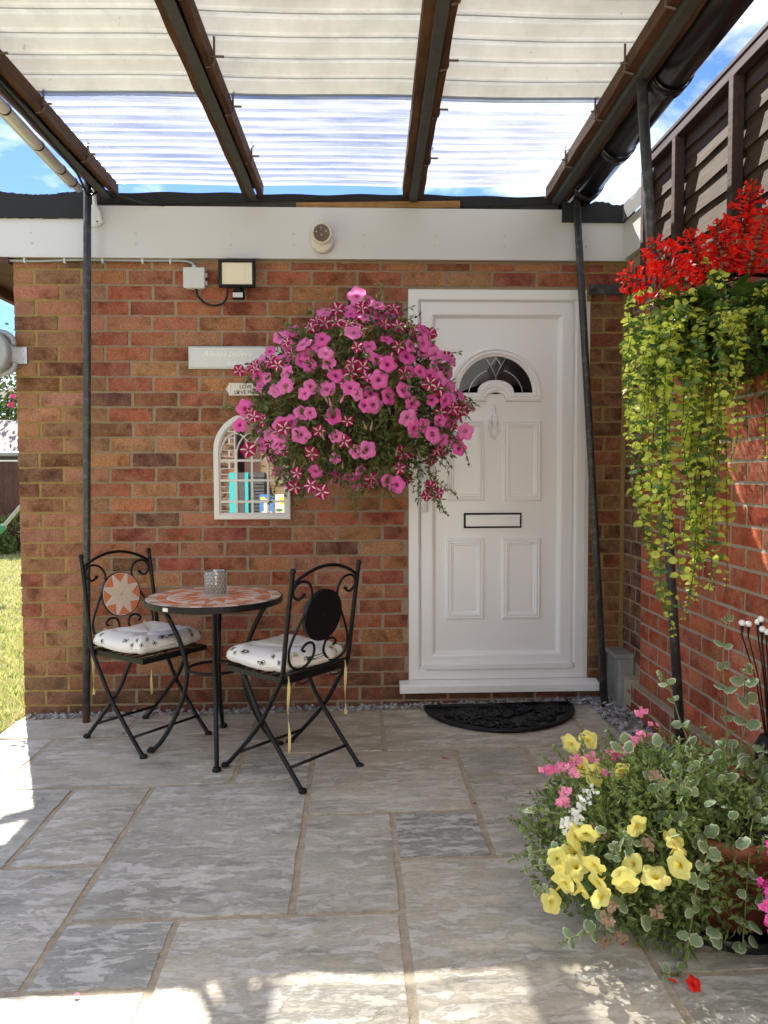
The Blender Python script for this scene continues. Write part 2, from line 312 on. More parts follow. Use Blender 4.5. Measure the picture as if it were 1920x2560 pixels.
# ------------------------------------------------------------------ mesh helpers
class MB:
    def __init__(s): s.v = []; s.f = []; s.mi = []; s.uv = []; s.cur = 0
    def face(s, idx, uv=None): s.f.append(tuple(idx)); s.mi.append(s.cur); s.uv.append(uv)
    def add(s, pts):
        n0 = len(s.v); s.v.extend(tuple(p) for p in pts); return n0
    def box(s, x0, x1, y0, y1, z0, z1, mat=None):
        p = [(x, y, z) for z in (z0, z1) for y in (y0, y1) for x in (x0, x1)]
        if mat is not None: p = [mat @ Vector(a) for a in p]
        n = s.add(p)
        for q_ in ((0, 2, 3, 1), (4, 5, 7, 6), (0, 1, 5, 4), (1, 3, 7, 5), (3, 2, 6, 7), (2, 0, 4, 6)): s.face([n+i for i in q_])
        return s
    def rbox(s, x0, x1, y0, y1, z0, z1, b, mat=None):       # box with chamfered edges
        pts = []; 
        for z, i in ((z0, b), (z0+b, 0), (z1-b, 0), (z1, b)):
            c = b
            for (x, y) in ((x0+i, y0+c+i), (x0+c+i, y0+i), (x1-c-i, y0+i), (x1-i, y0+c+i), (x1-i, y1-c-i), (x1-c-i, y1-i), (x0+c+i, y1-i), (x0+i, y1-c-i)): pts.append((x, y, z))
        if mat is not None: pts = [mat @ Vector(a) for a in pts]
        n = s.add(pts)
        for k in range(3):
            for j in range(8): s.face([n+k*8+j, n+k*8+(j+1) % 8, n+k*8+8+(j+1) % 8, n+k*8+8+j])
        s.face([n+7-j for j in range(8)]); s.face([n+24+j for j in range(8)]); return s
    def tube(s, path, r, n=8, cap=True, flat=None):
        P_ = [Vector(p) for p in path]; L = len(P_); t0 = None; rings = []
        nrm = None
        for i in range(L):
            t = (P_[min(i+1, L-1)]-P_[max(i-1, 0)])
            if t.length < 1e-9: t = Vector((0, 0, 1))
            t.normalize()
            if nrm is None:
                a = Vector((0, 0, 1)) if abs(t.z) < .9 else Vector((1, 0, 0)); nrm = t.cross(a).normalized()
            else:
                nrm = (nrm-t*nrm.dot(t))
                nrm = nrm.normalized() if nrm.length > 1e-6 else t.orthogonal().normalized()
            b = t.cross(nrm); rr = r[i] if isinstance(r, (list, tuple)) else r
            k2 = flat if flat else 1.
            rings.append(s.add([P_[i]+nrm*rr*math.cos(2*math.pi*j/n)+b*rr*k2*math.sin(2*math.pi*j/n) for j in range(n)]))
        for i in range(L-1):
            for j in range(n): s.face([rings[i]+j, rings[i]+(j+1) % n, rings[i+1]+(j+1) % n, rings[i+1]+j])
        if cap: s.face([rings[0]+n-1-j for j in range(n)]); s.face([rings[-1]+j for j in range(n)])
        return s
    def lathe(s, prof, n=24, mat=None, cap=True):
        rings = []
        for (r_, z) in prof:
            p = [(r_*math.cos(2*math.pi*j/n), r_*math.sin(2*math.pi*j/n), z) for j in range(n)]
            if mat is not None: p = [mat @ Vector(a) for a in p]
            rings.append(s.add(p))
        for i in range(len(prof)-1):
            for j in range(n): s.face([rings[i]+j, rings[i]+(j+1) % n, rings[i+1]+(j+1) % n, rings[i+1]+j])
        if cap: s.face([rings[0]+n-1-j for j in range(n)]); s.face([rings[-1]+j for j in range(n)])
        return s
    def rings(s, loops, closed=True, cap_last=False, cap_first=False):    # skin equal-length closed loops
        ids = [s.add(l) for l in loops]; n = len(loops[0])
        for i in range(len(ids)-1):
            for j in range(n if closed else n-1): s.face([ids[i]+j, ids[i]+(j+1) % n, ids[i+1]+(j+1) % n, ids[i+1]+j])
        if cap_last: s.face([ids[-1]+j for j in range(n)])
        if cap_first: s.face([ids[0]+n-1-j for j in range(n)])
        return s
    def leaf(s, p, d, nrm, L, w, fold=.15, droop=.1):
        d = d.normalized(); sd = d.cross(nrm)
        if sd.length < 1e-5: sd = d.orthogonal()
        sd.normalize(); up = sd.cross(d)
        a = s.add([p, p+d*L*.3+sd*w*.42+up*w*fold, p+d*L*.68+sd*w*.4+up*w*fold*.8-up*L*droop*.5, p+d*L-up*L*droop, p+d*L*.68-sd*w*.4+up*w*fold*.8-up*L*droop*.5, p+d*L*.3-sd*w*.42+up*w*fold])
        s.face([a, a+1, a+2, a+3], ((0, 0), (0, 1), (0, 1), (0, 1))); s.face([a, a+3, a+4, a+5], ((0, 0), (0, 1), (0, 1), (0, 1))); return s
    def leaf2(s, p, d, nrm, L, w, fold=.25):                                # cheap two-triangle leaf
        d = d.normalized(); sd = d.cross(nrm)
        if sd.length < 1e-5: sd = d.orthogonal()
        sd.normalize(); up = sd.cross(d)
        a = s.add([p, p+d*L*.5+sd*w*.5+up*w*fold, p+d*L, p+d*L*.5-sd*w*.5+up*w*fold]); s.face([a, a+1, a+2]); s.face([a, a+2, a+3]); return s
    def mesh(s, name, mats, smooth=False):
        me = bpy.data.meshes.new(name); me.from_pydata(s.v, [], s.f)
        for m_ in (mats if isinstance(mats, (list, tuple)) else [mats]): me.materials.append(M[m_] if isinstance(m_, str) else m_)
        if any(s.mi): me.polygons.foreach_set('material_index', s.mi)
        if any(u_ is not None for u_ in s.uv):
            ul = me.uv_layers.new(name='UVMap'); k = 0
            for fi, f_ in enumerate(s.f):
                for j in range(len(f_)):
                    ul.data[k].uv = s.uv[fi][j] if s.uv[fi] else (0, 0); k += 1
        if smooth: me.polygons.foreach_set('use_smooth', [True]*len(me.polygons))
        me.update(); return me
    def build(s, name, mats, parent=None, smooth=False): return put(name, s.mesh(name, mats, smooth), parent)

def put(name, me, parent=None, loc=None, rot=None, scale=None, color=None):
    o = bpy.data.objects.new(name, me); C.objects.link(o)
    if parent is not None: o.parent = parent
    if loc is not None: o.location = loc
    if rot is not None: o.rotation_euler = rot
    if scale is not None: o.scale = scale
    if color is not None: o.color = (*color, 1)
    return o
def tag(o, label=None, cat=None, group=None, kind=None):
    if label: o['label'] = label
    if cat: o['category'] = cat
    if group: o['group'] = group
    if kind: o['kind'] = kind
    return o
def thing(name, label, cat, loc=(0, 0, 0), rotz=0, group=None):
    o = bpy.data.objects.new(name, None); C.objects.link(o); o.location = loc; o.rotation_euler = (0, 0, rotz); o.empty_display_size = .05
    return tag(o, label, cat, group)
def structure(o): return tag(o, kind='structure')
def cat_rom(pts, n=6, closed=False):
    P_ = [Vector(p) for p in pts]; out = []; L = len(P_)
    for i in range(L-1):
        p0 = P_[max(i-1, 0)]; p1 = P_[i]; p2 = P_[i+1]; p3 = P_[min(i+2, L-1)]
        for k in range(n):
            t = k/n; out.append(.5*((2*p1)+(p2-p0)*t+(2*p0-5*p1+4*p2-p3)*t*t+(3*p1-p0-3*p2+p3)*t**3))
    out.append(P_[-1]); return out
def rnd(a, b): return rng.uniform(a, b)
def rvec(): 
    while True:
        v = Vector((rnd(-1, 1), rnd(-1, 1), rnd(-1, 1)))
        if .05 < v.length < 1: return v.normalized()
def text(body, size, mat_, parent, loc, rot, name='lettering', shear=0, extrude=.0006):
    cu = bpy.data.curves.new(name, 'FONT'); cu.body = body; cu.size = size; cu.extrude = extrude; cu.shear = shear; cu.align_x = 'LEFT'
    o = bpy.data.objects.new(name+'_tmp', cu); C.objects.link(o); bpy.context.view_layer.update()
    me = bpy.data.meshes.new_from_object(o.evaluated_get(bpy.context.evaluated_depsgraph_get())); bpy.data.objects.remove(o)
    me.materials.clear(); me.materials.append(M[mat_]); return put(name, me, parent, loc, rot)

# ================================================================== THE SETTING
mb = MB(); nn = 40
xs = sorted(set([-60, -40, -25, -15, -10, -7, -5, -4, -3, -2.2, -1.745, 1.6, 4, 10, 25, 60])); ys = [-60, -25, -10, -6, -4, -2, 0, 2, 4, 7, 10, 16, 25, 60]
ids = [[mb.add([(x, y, -.055)]) for x in xs] for y in ys]
for j in range(len(ys)-1):
    for i in range(len(xs)-1): mb.face([ids[j][i], ids[j][i+1], ids[j+1][i+1], ids[j+1][i]])
lawn = structure(mb.build('lawn', 'lawn'))
mb = MB()                                                     # short grass in the wedge seen past the corner
for k in range(26000):
    d = 3.2+12*rng.random()**1.5; x = -d*(rnd(.41, .52) if k < 11000 else rnd(.41, .95)); y = -4.03+d
    if x > -1.76: x = -1.76-rng.random()*.25
    a = rnd(0, 6.28); h = rnd(.025, .06); w = .004+.0012*d
    p = Vector((x, y, -.056)); t = Vector((math.cos(a), math.sin(a), 0))
    i = mb.add([p-t*w, p+t*w, p+Vector((rnd(-.03, .03), rnd(-.03, .03), h))]); mb.face([i, i+1, i+2])
tag(mb.build('grass', 'grass'), 'sunlit patchy green and straw grass beyond the wall corner', 'grass', kind='stuff')

PX0, PX1 = -1.735, 1.245
mb = MB(); mb.rings([[(PX0+.012, -6.0, z+gz(PX0)), (1.43, -6.0, z+gz(1.43)), (1.43, 0, z+gz(1.43)), (PX0+.012, 0, z+gz(PX0))] for z in (-.09, -.0025)], cap_last=True, cap_first=True)
patio = structure(mb.build('patio', 'joint'))
SL = [(-1.735, -1.115, -.07, -.37), (-1.115, -.497, -.07, -.37), (-1.735, -1.427, -.37, -.972), (-1.427, -.50, -.37, -.978), (-.497, .128, -.07, -.668), (-.5, -.187, -.668, -.972),
      (-.187, .44, -.668, -1.288), (.128, 1.075, -.07, -.67), (1.075, 1.245, -.07, -.67), (.44, .752, -.67, -.976), (.752, 1.245, -.67, -.976), (.44, 1.245, -.976, -1.625),
      (-1.735, -1.118, -.975, -1.6), (-1.118, -.808, -.98, -1.6), (-.808, -.185, -.975, -1.918), (-.185, .13, -1.288, -1.922), (.13, .44, -1.288, -1.628), (.128, .742, -1.628, -2.55),
      (.742, 1.245, -1.628, -2.235), (.742, 1.245, -2.235, -2.86), (-1.735, -1.42, -1.6, -2.2), (-1.42, -.81, -1.6, -2.208), (-.81, -.5, -1.918, -2.212), (-.5, .126, -1.922, -2.86),
      (-1.12, -.5, -2.21, -2.83), (-1.735, -1.12, -2.205, -2.82), (.126, .742, -2.55, -3.16)]
yy = -2.86
for (x0, x1, y0, y1) in [(-1.735, -.8, -2.83, -3.4), (-.8, .126, -2.86, -3.45), (.742, 1.245, -2.86, -3.5), (.126, .742, -3.16, -3.75), (-1.735, -1.0, -3.4, -4.3), (-1., .126, -3.45, -4.05), (.126, 1.245, -3.75, -4.6), (-1., .126, -4.05, -5.), (-1.735, -1., -4.3, -5.2)]: SL.append((x0, x1, y0, y1))
TONES = [(.50, .465, .40), (.485, .455, .39), (.46, .44, .39), (.52, .48, .405), (.47, .435, .365), (.45, .435, .385), (.505, .465, .39)]
def slab(x0, x1, y0, y1, seed):
    r_ = random.Random(seed); g = .0115; cx, cy = (x0+x1)/2, (y0+y1)/2; w, h = (x1-x0)/2-g, (y0-y1)/2-g
    n = 9; mb = MB(); ph = [r_.uniform(0, 6.28) for _ in range(8)]
    def top(i, j):
        u, v = -1+2*i/n, -1+2*j/n
        ex = .0017*math.sin(7*v+ph[0])+.0016*math.sin(17*v+ph[1]) if i in (0, n) else 0
        ey = .0017*math.sin(7*u+ph[2])+.0016*math.sin(17*u+ph[3]) if j in (0, n) else 0
        x, y = u*w+ex, v*h+ey
        z = .003+.0022*math.sin(5*u+ph[4])*math.sin(4*v+ph[5])+r_.uniform(-.0007, .0007)
        if i in (0, n) or j in (0, n): z -= .002
        return (x, y, z+SLOPE*x)
    idt = [[mb.add([top(i, j)]) for i in range(n+1)] for j in range(n+1)]
    for j in range(n):
        for i in range(n): mb.face([idt[j][i], idt[j][i+1], idt[j+1][i+1], idt[j+1][i]])
    per = [idt[0][i] for i in range(n)]+[idt[j][n] for j in range(n)]+[idt[n][n-i] for i in range(n)]+[idt[n-j][0] for j in range(n)]
    L = len(per); tp_ = mb.add([mb.v[k] for k in per]); bot = mb.add([(mb.v[k][0]*1.003, mb.v[k][1]*1.003, mb.v[k][2]-.03) for k in per])
    for k in range(L): mb.face([tp_+(k+1) % L, tp_+k, bot+k, bot+(k+1) % L])
    me = mb.mesh('paving_slab', 'slab', True)
    o = put('paving_slab', me, patio, (cx, cy, gz(cx)+r_.uniform(-.001, .001)), color={16: (.31, .31, .285), 17: (.58, .525, .44), 23: (.57, .525, .445), 6: (.54, .50, .43), 22: (.40, .395, .365), 14: (.47, .455, .405)}.get(seed, TONES[seed % 7]))
for k, s_ in enumerate(SL): slab(*s_, k)

mb = MB()                                                    # slate chippings along the walls
def stone(p, r_):
    pts = []
    for q_ in ((0, 0, 1), (.8, 0, .3), (.2, .75, .35), (-.7, .45, .3), (-.6, -.5, .35), (.3, -.8, .3), (0, 0, -.5)):
        pts.append(Vector((q_[0]*rnd(.7, 1.2), q_[1]*rnd(.7, 1.2), q_[2]*rnd(.4, .95)))*r_)
    e = Euler((rnd(-.7, .7), rnd(-.7, .7), rnd(0, 6.28))).to_matrix(); n = mb.add([p+e @ q_ for q_ in pts])
    for j in range(5):
        a, b = 1+j, 1+(j+1) % 5; mb.face([n, n+a, n+b]); mb.face([n+6, n+b, n+a])
for k in range(1150):
    x = rnd(-1.7, 1.4); stone(Vector((x, rnd(-.072, -.004), gz(x)+rnd(-.008, .012)+.01*max(0, (x-.2)))), rnd(.008, .018))
for k in range(1500):
    y = -2.9*rng.random()**1.2-.02; x = rnd(1.225, 1.40); stone(Vector((x, y, gz(x)+rnd(.0, .028))), rnd(.009, .022))
tag(mb.build('gravel', 'gravel'), 'grey slate chippings filling the gap between paving and walls', 'gravel', kind='stuff')

# ================================================================== BRICKWORK
def brick_mesh(L, H, D, seed, name='brick'):
    r_ = random.Random(seed); mb = MB(); nx, nz = (5, 2); ch = .004
    def j(a): return r_.uniform(-a, a)
    fr = [[mb.add([(-L/2+L*i/nx+(0 if 0 < i < nx else j(.002))+(ch*.6 if i == 0 else -ch*.6 if i == nx else 0), (.0035 if i in (0, nx) or k in (0, nz) else 0)+j(.0012), -H/2+H*k/nz+(j(.0016) if k in (0, nz) else 0))]) for i in range(nx+1)] for k in range(nz+1)]
    for k in range(nz):
        for i in range(nx): mb.face([fr[k][i], fr[k][i+1], fr[k+1][i+1], fr[k+1][i]])
    per = [fr[0][i] for i in range(nx)]+[fr[k][nx] for k in range(nz)]+[fr[nz][nx-i] for i in range(nx)]+[fr[nz-k][0] for k in range(nz)]
    bk = mb.add([(mb.v[q_][0], D, mb.v[q_][2]) for q_ in per]); n = len(per)
    for q_ in range(n): mb.face([per[(q_+1) % n], per[q_], bk+q_, bk+(q_+1) % n])
    return mb
_bm = {}
def brick(parent, L, H, D, cx, y, cz, col, mat='brick', rot=0):
    key = (round(L, 2), round(H, 3), mat, rng.randrange(4))
    if key not in _bm: _bm[key] = brick_mesh(key[0], H, D, len(_bm)+3).mesh('brick', mat)
    me = _bm[key]; s_ = L/key[0]
    if rot: return put('brick', me, parent, (y, cx, cz), (rnd(-.006, .006), 0, rot), (s_, 1, 1), col)
    return put('brick', me, parent, (cx, y+rnd(-.002, .0015), cz), (rnd(-.008, .008), rnd(-.004, .004), rnd(-.006, .006)), (s_, 1, 1), col)
def jit(c, a=.18):
    k = rnd(1-a, 1+a)*1.2; return tuple(min(.9, x*k*rnd(.93, 1.07)*w_) for x, w_ in zip(c, (1.08, .92, .88)))
REDS = [(.27, .13, .075), (.40, .225, .13), (.29, .10, .07), (.34, .115, .07), (.37, .13, .075), (.33, .10, .065), (.38, .145, .08), (.31, .11, .075), (.38, .17, .09), (.41, .205, .115), (.36, .15, .095), (.33, .14, .075)]
DUNS = [(.38, .19, .125), (.40, .215, .145), (.36, .195, .11), (.33, .195, .115), (.39, .18, .115), (.35, .165, .095), (.29, .17, .10)]
DARK = [(.17, .085, .055), (.15, .085, .055), (.19, .095, .05), (.14, .065, .055)]
TANS = [(.44, .24, .12), (.42, .22, .125), (.46, .26, .14), (.38, .19, .09), (.43, .22, .10)]
BROWN = [(.26, .15, .075), (.22, .125, .065), (.24, .14, .06), (.30, .16, .08), (.28, .11, .055)]

DX0, DX1, DZ0, DZ1 = .283, 1.222, .138, 2.19
WX0, WX1 = -1.73, 1.423
CH, Z0 = .0776, .029-.0776
garage = thing('garage', 'brick garage with white fascia and white panelled door behind the table', 'garage')
mb = MB()
YM = .008
mb.box(WX0+.004, DX0, YM, .28, -.2, 2.5); mb.box(DX1, WX1+.03, YM, .28, -.2, 2.5); mb.box(DX0, DX1, YM+.001, .28, DZ1, 2.5); mb.box(DX0, DX1, YM+.001, .28, -.2, .11)
mb.box(WX0+.004, WX0+.25, .28, 5.5, -.2, 2.5); mb.box(WX1-.3, WX1-.002, .28, 5.5, -.2, 2.5); mb.box(WX0+.25, WX1-.3, 5.3, 5.5, -.2, 2.5)
gw = mb.build('wall', 'mortar', garage)
BP = .2345; JT = .0115
for c in range(31):
    z0 = Z0+c*CH; H = CH-JT
    if c == 30: H = .033
    cz = z0+JT/2+H/2; x = WX0 if c % 2 == 0 else WX0-BP/2
    first = True; off = rnd(-.008, .008)
    while x < WX1-.02:
        a = max(x, WX0+rnd(-.004, .003)); b = min(x+BP-JT+(off if first else 0), WX1-.012); x0_, x1_ = a, b; x = x+BP+(off if first else 0); first = False
        spans = [(x0_, x1_)]
        if z0+H > DZ0-.03 and z0 < DZ1-.03:                       # cut round the door
            spans = [(p_, q_) for p_, q_ in ((x0_, min(x1_, DX0-.004)), (max(x0_, DX1+.018), x1_)) if q_-p_ > .035]
        for p_, q_ in spans:
            xm = (p_+q_)/2
            if xm < -1.33: col = rng.choice(DUNS) if rng.random() < .84 else rng.choice(DARK+REDS[:3])
            elif xm > 1.2: col = rng.choice(BROWN) if c < 28 else rng.choice(REDS[:4])
            elif c < 3: col = tuple(t*.85 for t in rng.choice(REDS[:5]))
            else: col = rng.choice(REDS) if rng.random() < .66 else (rng.choice(DARK) if rng.random() < .2 else rng.choice(TANS))
            brick(gw, q_-p_, H, .06, xm, 0, cz, jit(col, .14))

# fascia, roof felt, flat roof
fas = MB(); fas.box(-2.0, WX1+.0, -.032, 0.003, 2.334, 2.588); fas.box(-2.0, WX1, -.035, -.012, 2.330, 2.340); fas.build('fascia_board', 'fascia', garage)
mb = MB(); mb.box(-2.0, -1.735, -.03, 5.5, 2.30, 2.329); mb.box(-2.02, -1.985, -.02, 5.5, 2.24, 2.5); mb.build('soffit', 'far_fence', garage)
mb = MB(); mb.box(-2.0, WX1, .004, 5.5, 2.501, 2.60); mb.build('roof', 'felt', garage)
mb = MB(); n = 60                                               # felt lip hanging over the left fascia
tops = [(x, 2.645+.012*math.sin(x*9)+.03*max(0, (x+1.55))*1.2+rnd(-.003, .003)) for x in np.linspace(-2.0, -1.335, n)]
mb.rings([[(x, y, 2.52+rnd(-.002, .002)) for x, z in tops] for y in (-.034, -.05)]+[[(x, -.05, z) for x, z in tops], [(x, .02, z+.012) for x, z in tops], [(x, .25, 2.61) for x, z in tops]], closed=False); mb.build('roof_felt', 'felt', garage)
mb = MB(); tops = [(x, 2.617+.008*math.sin(x*31)+rnd(-.004, .004)) for x in np.linspace(1.07, 1.45, 40)]
mb.rings([[(x, y, 2.522) for x, z in tops] for y in (-.034, -.05)]+[[(x, -.05, z) for x, z in tops], [(x, .0, z+.008) for x, z in tops], [(x, .3, 2.62) for x, z in tops]], closed=False); mb.build('roof_felt', 'felt', garage)
mb = MB(); mb.box(-1.33, 1.07, .02, .06, 2.589, 2.648); mb.build('upstand', 'angle', garage)
mb = MB(); ts = [(x, 2.664+.003*math.sin(x*6)+.003*math.sin(x*19+1)) for x in np.linspace(-1.33, 1.1, 70)]; bs = [(x, 2.66-.022-.026*abs(math.sin(x*2.1+.6))) for x, z in ts]
mb.rings([[(x, .006, z) for x, z in bs], [(x, -.006, z) for x, z in ts], [(x, .25, z-.01) for x, z in ts]], closed=False); mb.build('roof_felt', 'felt', garage)
mb = MB(); mb.box(-.42, .42, -.014, .014, -.017, .017, Matrix.Translation((.13, -.002, 2.609)) @ Matrix.Rotation(-.02, 4, 'Y')); mb.build('loose_plank', 'plank', garage)
mb = MB(); mb.tube([(-1.95, 1.2, 2.36), (-1.95, 1.2, 2.26), (-1.95, 1.2, 2.2), (-1.9, 1.18, 2.13), (-1.83, 1.15, 2.06), (-1.80, 1.13, 2.0), (-1.80, 1.13, -.05)], .05, 14); mb.build('downpipe', 'gutter', garage, True)
mb = MB(); mb.box(-.16, .16, -.04, .04, -.012, .012, Matrix.Translation((-2.02, .7, 2.29)) @ Matrix.Rotation(.5, 4, 'Y')); mb.build('barge_trim', 'trim', garage)

for x in (-1.62, -1.1, -.62, -.3, .05, .42, .78, 1.2):
    for z in (2.40, 2.452):
        mb = MB(); mb.tube([(x+rnd(-.01, .01), -.0325, z+rnd(-.006, .006)), (x, -.0335, z)], .0032, 6); mb.build('nail', 'galv', garage)
# ---------------------------------------------------------------- door
def rect_rings(mb, x0, x1, z0, z1, prof, cap=False):           # prof: (inset, y)
    mb.rings([[(x0+i, y, z0+i), (x1-i, y, z0+i), (x1-i, y, z1-i), (x0+i, y, z1-i)] for i, y in prof], cap_last=cap)
mb = MB(); rect_rings(mb, DX0, DX1, DZ0, DZ1, [(0, .06), (0, .008), (.003, .004), (.05, .004), (.054, .007), (.060, .022), (.064, .024), (.064, .07)])
dframe = mb.build('door_frame', 'upvc', garage)
mb = MB(); mb.box(DX1-.001, DX1+.016, .0035, .03, .14, DZ1-.06); mb.build('sealant', 'trim', garage)
mb = MB(); rect_rings(mb, DX0+.066, DX1-.066, DZ0+.066, DZ1-.066, [(0, .05), (0, .016), (.003, .013), (.058, .013), (.064, .015), (.076, .034), (.08, .036)], True)
door = mb.build('door', 'upvc', garage)
def panel(x0, x1, z0, z1):
    m_ = MB(); rect_rings(m_, x0, x1, z0, z1, [(0, .037), (.003, .023), (.010, .021), (.014, .026), (.018, .023), (.024, .022), (.028, .028), (.034, .0275), (.038, .0315), (.04, .032)], True); m_.build('door_panel', 'upvc', door)
for a in ((.787, .99, 1.086, 1.514), (.487, .688, 1.086, 1.514), (.785, .99, .456, .889), (.485, .687, .456, .889)): panel(*a)
XC, ZC, ZB, RO, RN, ZN = .747, 1.652, 1.612, .243, .050, 1.618
def fan_loop(i, y):
    L = []
    for k in range(29): a = math.pi*k/28; L.append((XC+(RO-i)*math.cos(a), y, ZC+(RO-i)*math.sin(a)))
    L.append((XC-(RO-i), y, ZB+i)); L.append((XC-(RN+i), y, ZB+i))
    for k in range(13): a = math.pi-math.pi*k/12; L.append((XC+(RN+i)*math.cos(a), y, ZN+i+(RN*.8+i*.45)*math.sin(a)))
    L.append((XC+(RN+i), y, ZB+i)); L.append((XC+(RO-i), y, ZB+i)); return L
mb = MB(); mb.rings([fan_loop(*a) for a in ((0, .037), (.003, .022), (.012, .019), (.017, .026), (.022, .022), (.031, .021), (.036, .029), (.043, .0285), (.047, .034))]); mb.build('fanlight_moulding', 'upvc', door)
mb = MB(); mb.rings([fan_loop(.046, .0345)]+[fan_loop(.047, .0345)], cap_last=True)
pane = mb.build('pane', 'dark_glass', door)
def arcp(cx, cz, r_, a0, a1, y=.033, n=16): return [(cx+r_*math.cos(a0+(a1-a0)*k/n), y, cz+r_*math.sin(a0+(a1-a0)*k/n)) for k in range(n+1)]
mb = MB()
for pth in (arcp(XC, ZC-.015, .145, .18, 1.25), arcp(XC, ZC-.015, .145, math.pi-.18, math.pi-1.25), [(XC, .033, 1.843), (XC-.028, .033, 1.80), (XC, .033, 1.745), (XC+.028, .033, 1.80), (XC, .033, 1.843)],
            [(XC-.028, .033, 1.80), (XC-.052, .033, 1.838)], [(XC+.028, .033, 1.80), (XC+.052, .033, 1.838)], [(XC-.0, .033, 1.745), (XC, .033, 1.70)]):
    mb.tube(pth, .0028, 5)
mb.build('lead_strip', 'lead', pane)
mb = MB(); rect_rings(mb, .578, .886, .944, 1.024, [(0, .036), (0, .026), (.004, .024), (.009, .026)]); lb = mb.build('letterbox', 'plastic_black', door)
mb = MB(); mb.rbox(.588, .876, .018, .03, .953, 1.014, .003); mb.box(.588, .876, .014, .018, .955, .963); mb.box(.588, .876, .014, .0178, 1.0, 1.012); mb.build('letterbox_flap', 'upvc', lb)
kn = MB(); KX = .738
mt = Matrix.Translation((KX, .024, 0))
kn.lathe([(.004, 1.60), (.007, 1.594), (.005, 1.587), (.009, 1.580), (.010, 1.572), (.007, 1.566), (.011, 1.558), (.012, 1.548), (.010, 1.542)], 12, mt)
kn.lathe([(.012, 1.542), (.022, 1.532), (.021, 1.512), (.014, 1.49), (.012, 1.475)], 6, mt)
kn.build('knocker', 'upvc', door)
mb = MB(); mb.tube(cat_rom([(KX-.02, .018, 1.525), (KX-.026, .010, 1.49), (KX-.022, .008, 1.455), (KX-.008, .010, 1.43), (KX+.008, .010, 1.43), (KX+.022, .008, 1.455), (KX+.026, .010, 1.49), (KX+.02, .018, 1.525)], 5), .005, 6); mb.lathe([(.003, 1.41), (.008, 1.418), (.008, 1.428), (.004, 1.436)], 10, mt); mb.build('knocker_ring', 'upvc', door, True)
mb = MB(); mb.rbox(.352, .386, -.002, .0145, 1.03, 1.27, .004); mb.tube(cat_rom([(.369, .0, 1.155), (.369, -.04, 1.155), (.40, -.046, 1.155), (.485, -.044, 1.152)], 5), .010, 10); mb.build('handle', 'upvc', door, True)
mb = MB(); mb.rbox(.365, 1.16, -.012, .012, .192, .226, .006); mb.build('weather_bar', 'upvc', door)
mb = MB(); mb.rings([[(x, .05, .137), (x, .0, .137), (x, -.05, .126), (x, -.056, .118), (x, -.056, .083), (x, -.05, .080), (x, .0, .080), (x, .05, .08)] for x in (.232, 1.287)], cap_first=True, cap_last=True); mb.build('door_sill', 'upvc', garage)

# ================================================================== PIER, GARDEN WALL, CONCRETE KERB, FENCE
pier = thing('brick_pier', 'dark brown brick return between the garage front and the red garden wall', 'brick pier')
mb = MB(); mb.box(1.428, 1.65, -.30, 0.0, -.1, 2.33); pm = mb.build('pier_core', 'mortar', pier)
for c in range(4, 30):
    z0 = Z0+c*CH; H = CH-JT; y = -.003
    segs = ((-.105, -.006), (-.30, -.117)) if c % 2 else ((-.18, -.006), (-.30, -.192))
    for y0, y1 in segs: brick(pier, y1-y0, H, .06, (y0+y1)/2, 1.4235, z0+JT/2+H/2, jit(rng.choice([(.17, .085, .055), (.13, .075, .06), (.20, .11, .065), (.12, .06, .05)])), 'brick', -math.pi/2)
mb = MB(); mb.box(1.40, 1.46, -.328, .0, 2.335, 2.525); sf = mb.build('side_fascia', 'fascia', pier)
mb = MB(); tp = [(y, 2.60+.012*math.sin(y*40)+rnd(-.006, .006)) for y in np.linspace(-.40, .05, 22)]
mb.rings([[(1.385, y, 2.522) for y, z in tp], [(1.385, y, z) for y, z in tp], [(1.44, y, z+.05) for y, z in tp], [(1.8, y, 2.60) for y, z in tp]], closed=False); mb.build('roof_felt', 'felt_grey', pier)

gwall = thing('garden_wall', 'red brick garden wall with pale joints below the wooden fence', 'wall')
mb = MB(); mb.box(1.418, 1.65, -4.6, -.285, -.1, 2.125); mb.box(1.378, 1.416, -4.6, -.20, -.1, .178); mb.box(1.372, 1.45, -.285, -.19, -.1, .2); core = mb.build('wall_core', 'mortar2', gwall)
RB = [(.34, .085, .042), (.37, .10, .05), (.31, .075, .04), (.36, .095, .05), (.40, .13, .075), (.33, .08, .038)]
for c in range(27):
    z0 = .02+c*.0785-.0; H = .066; y1 = -.287; k = 0
    low = z0+H < .19
    face = 1.372 if low else 1.4115
    if low: y1 = -.195
    first = True; y = y1+(0 if c % 2 == 0 else .1125)
    while y > -2.75:
        a = min(y, y1); b = y-.2155; y -= .2265
        if a-b < .03: continue
        brick(gwall, a-b, H, .045, (a+b)/2, face, z0+H/2+.005, jit(tuple(x*1.15 for x in rng.choice(RB)), .15), 'red_brick', -math.pi/2)
kerb = tag((lambda m_: m_.build('concrete_kerb', 'concrete'))(MB().rbox(1.345, 1.4265, -.188, -.002, -.06, .285, .006).rbox(1.325, 1.4262, -.189, -.003, .284, .306, .004)), 'weathered grey concrete block in the corner behind the leaning pole', 'concrete block')

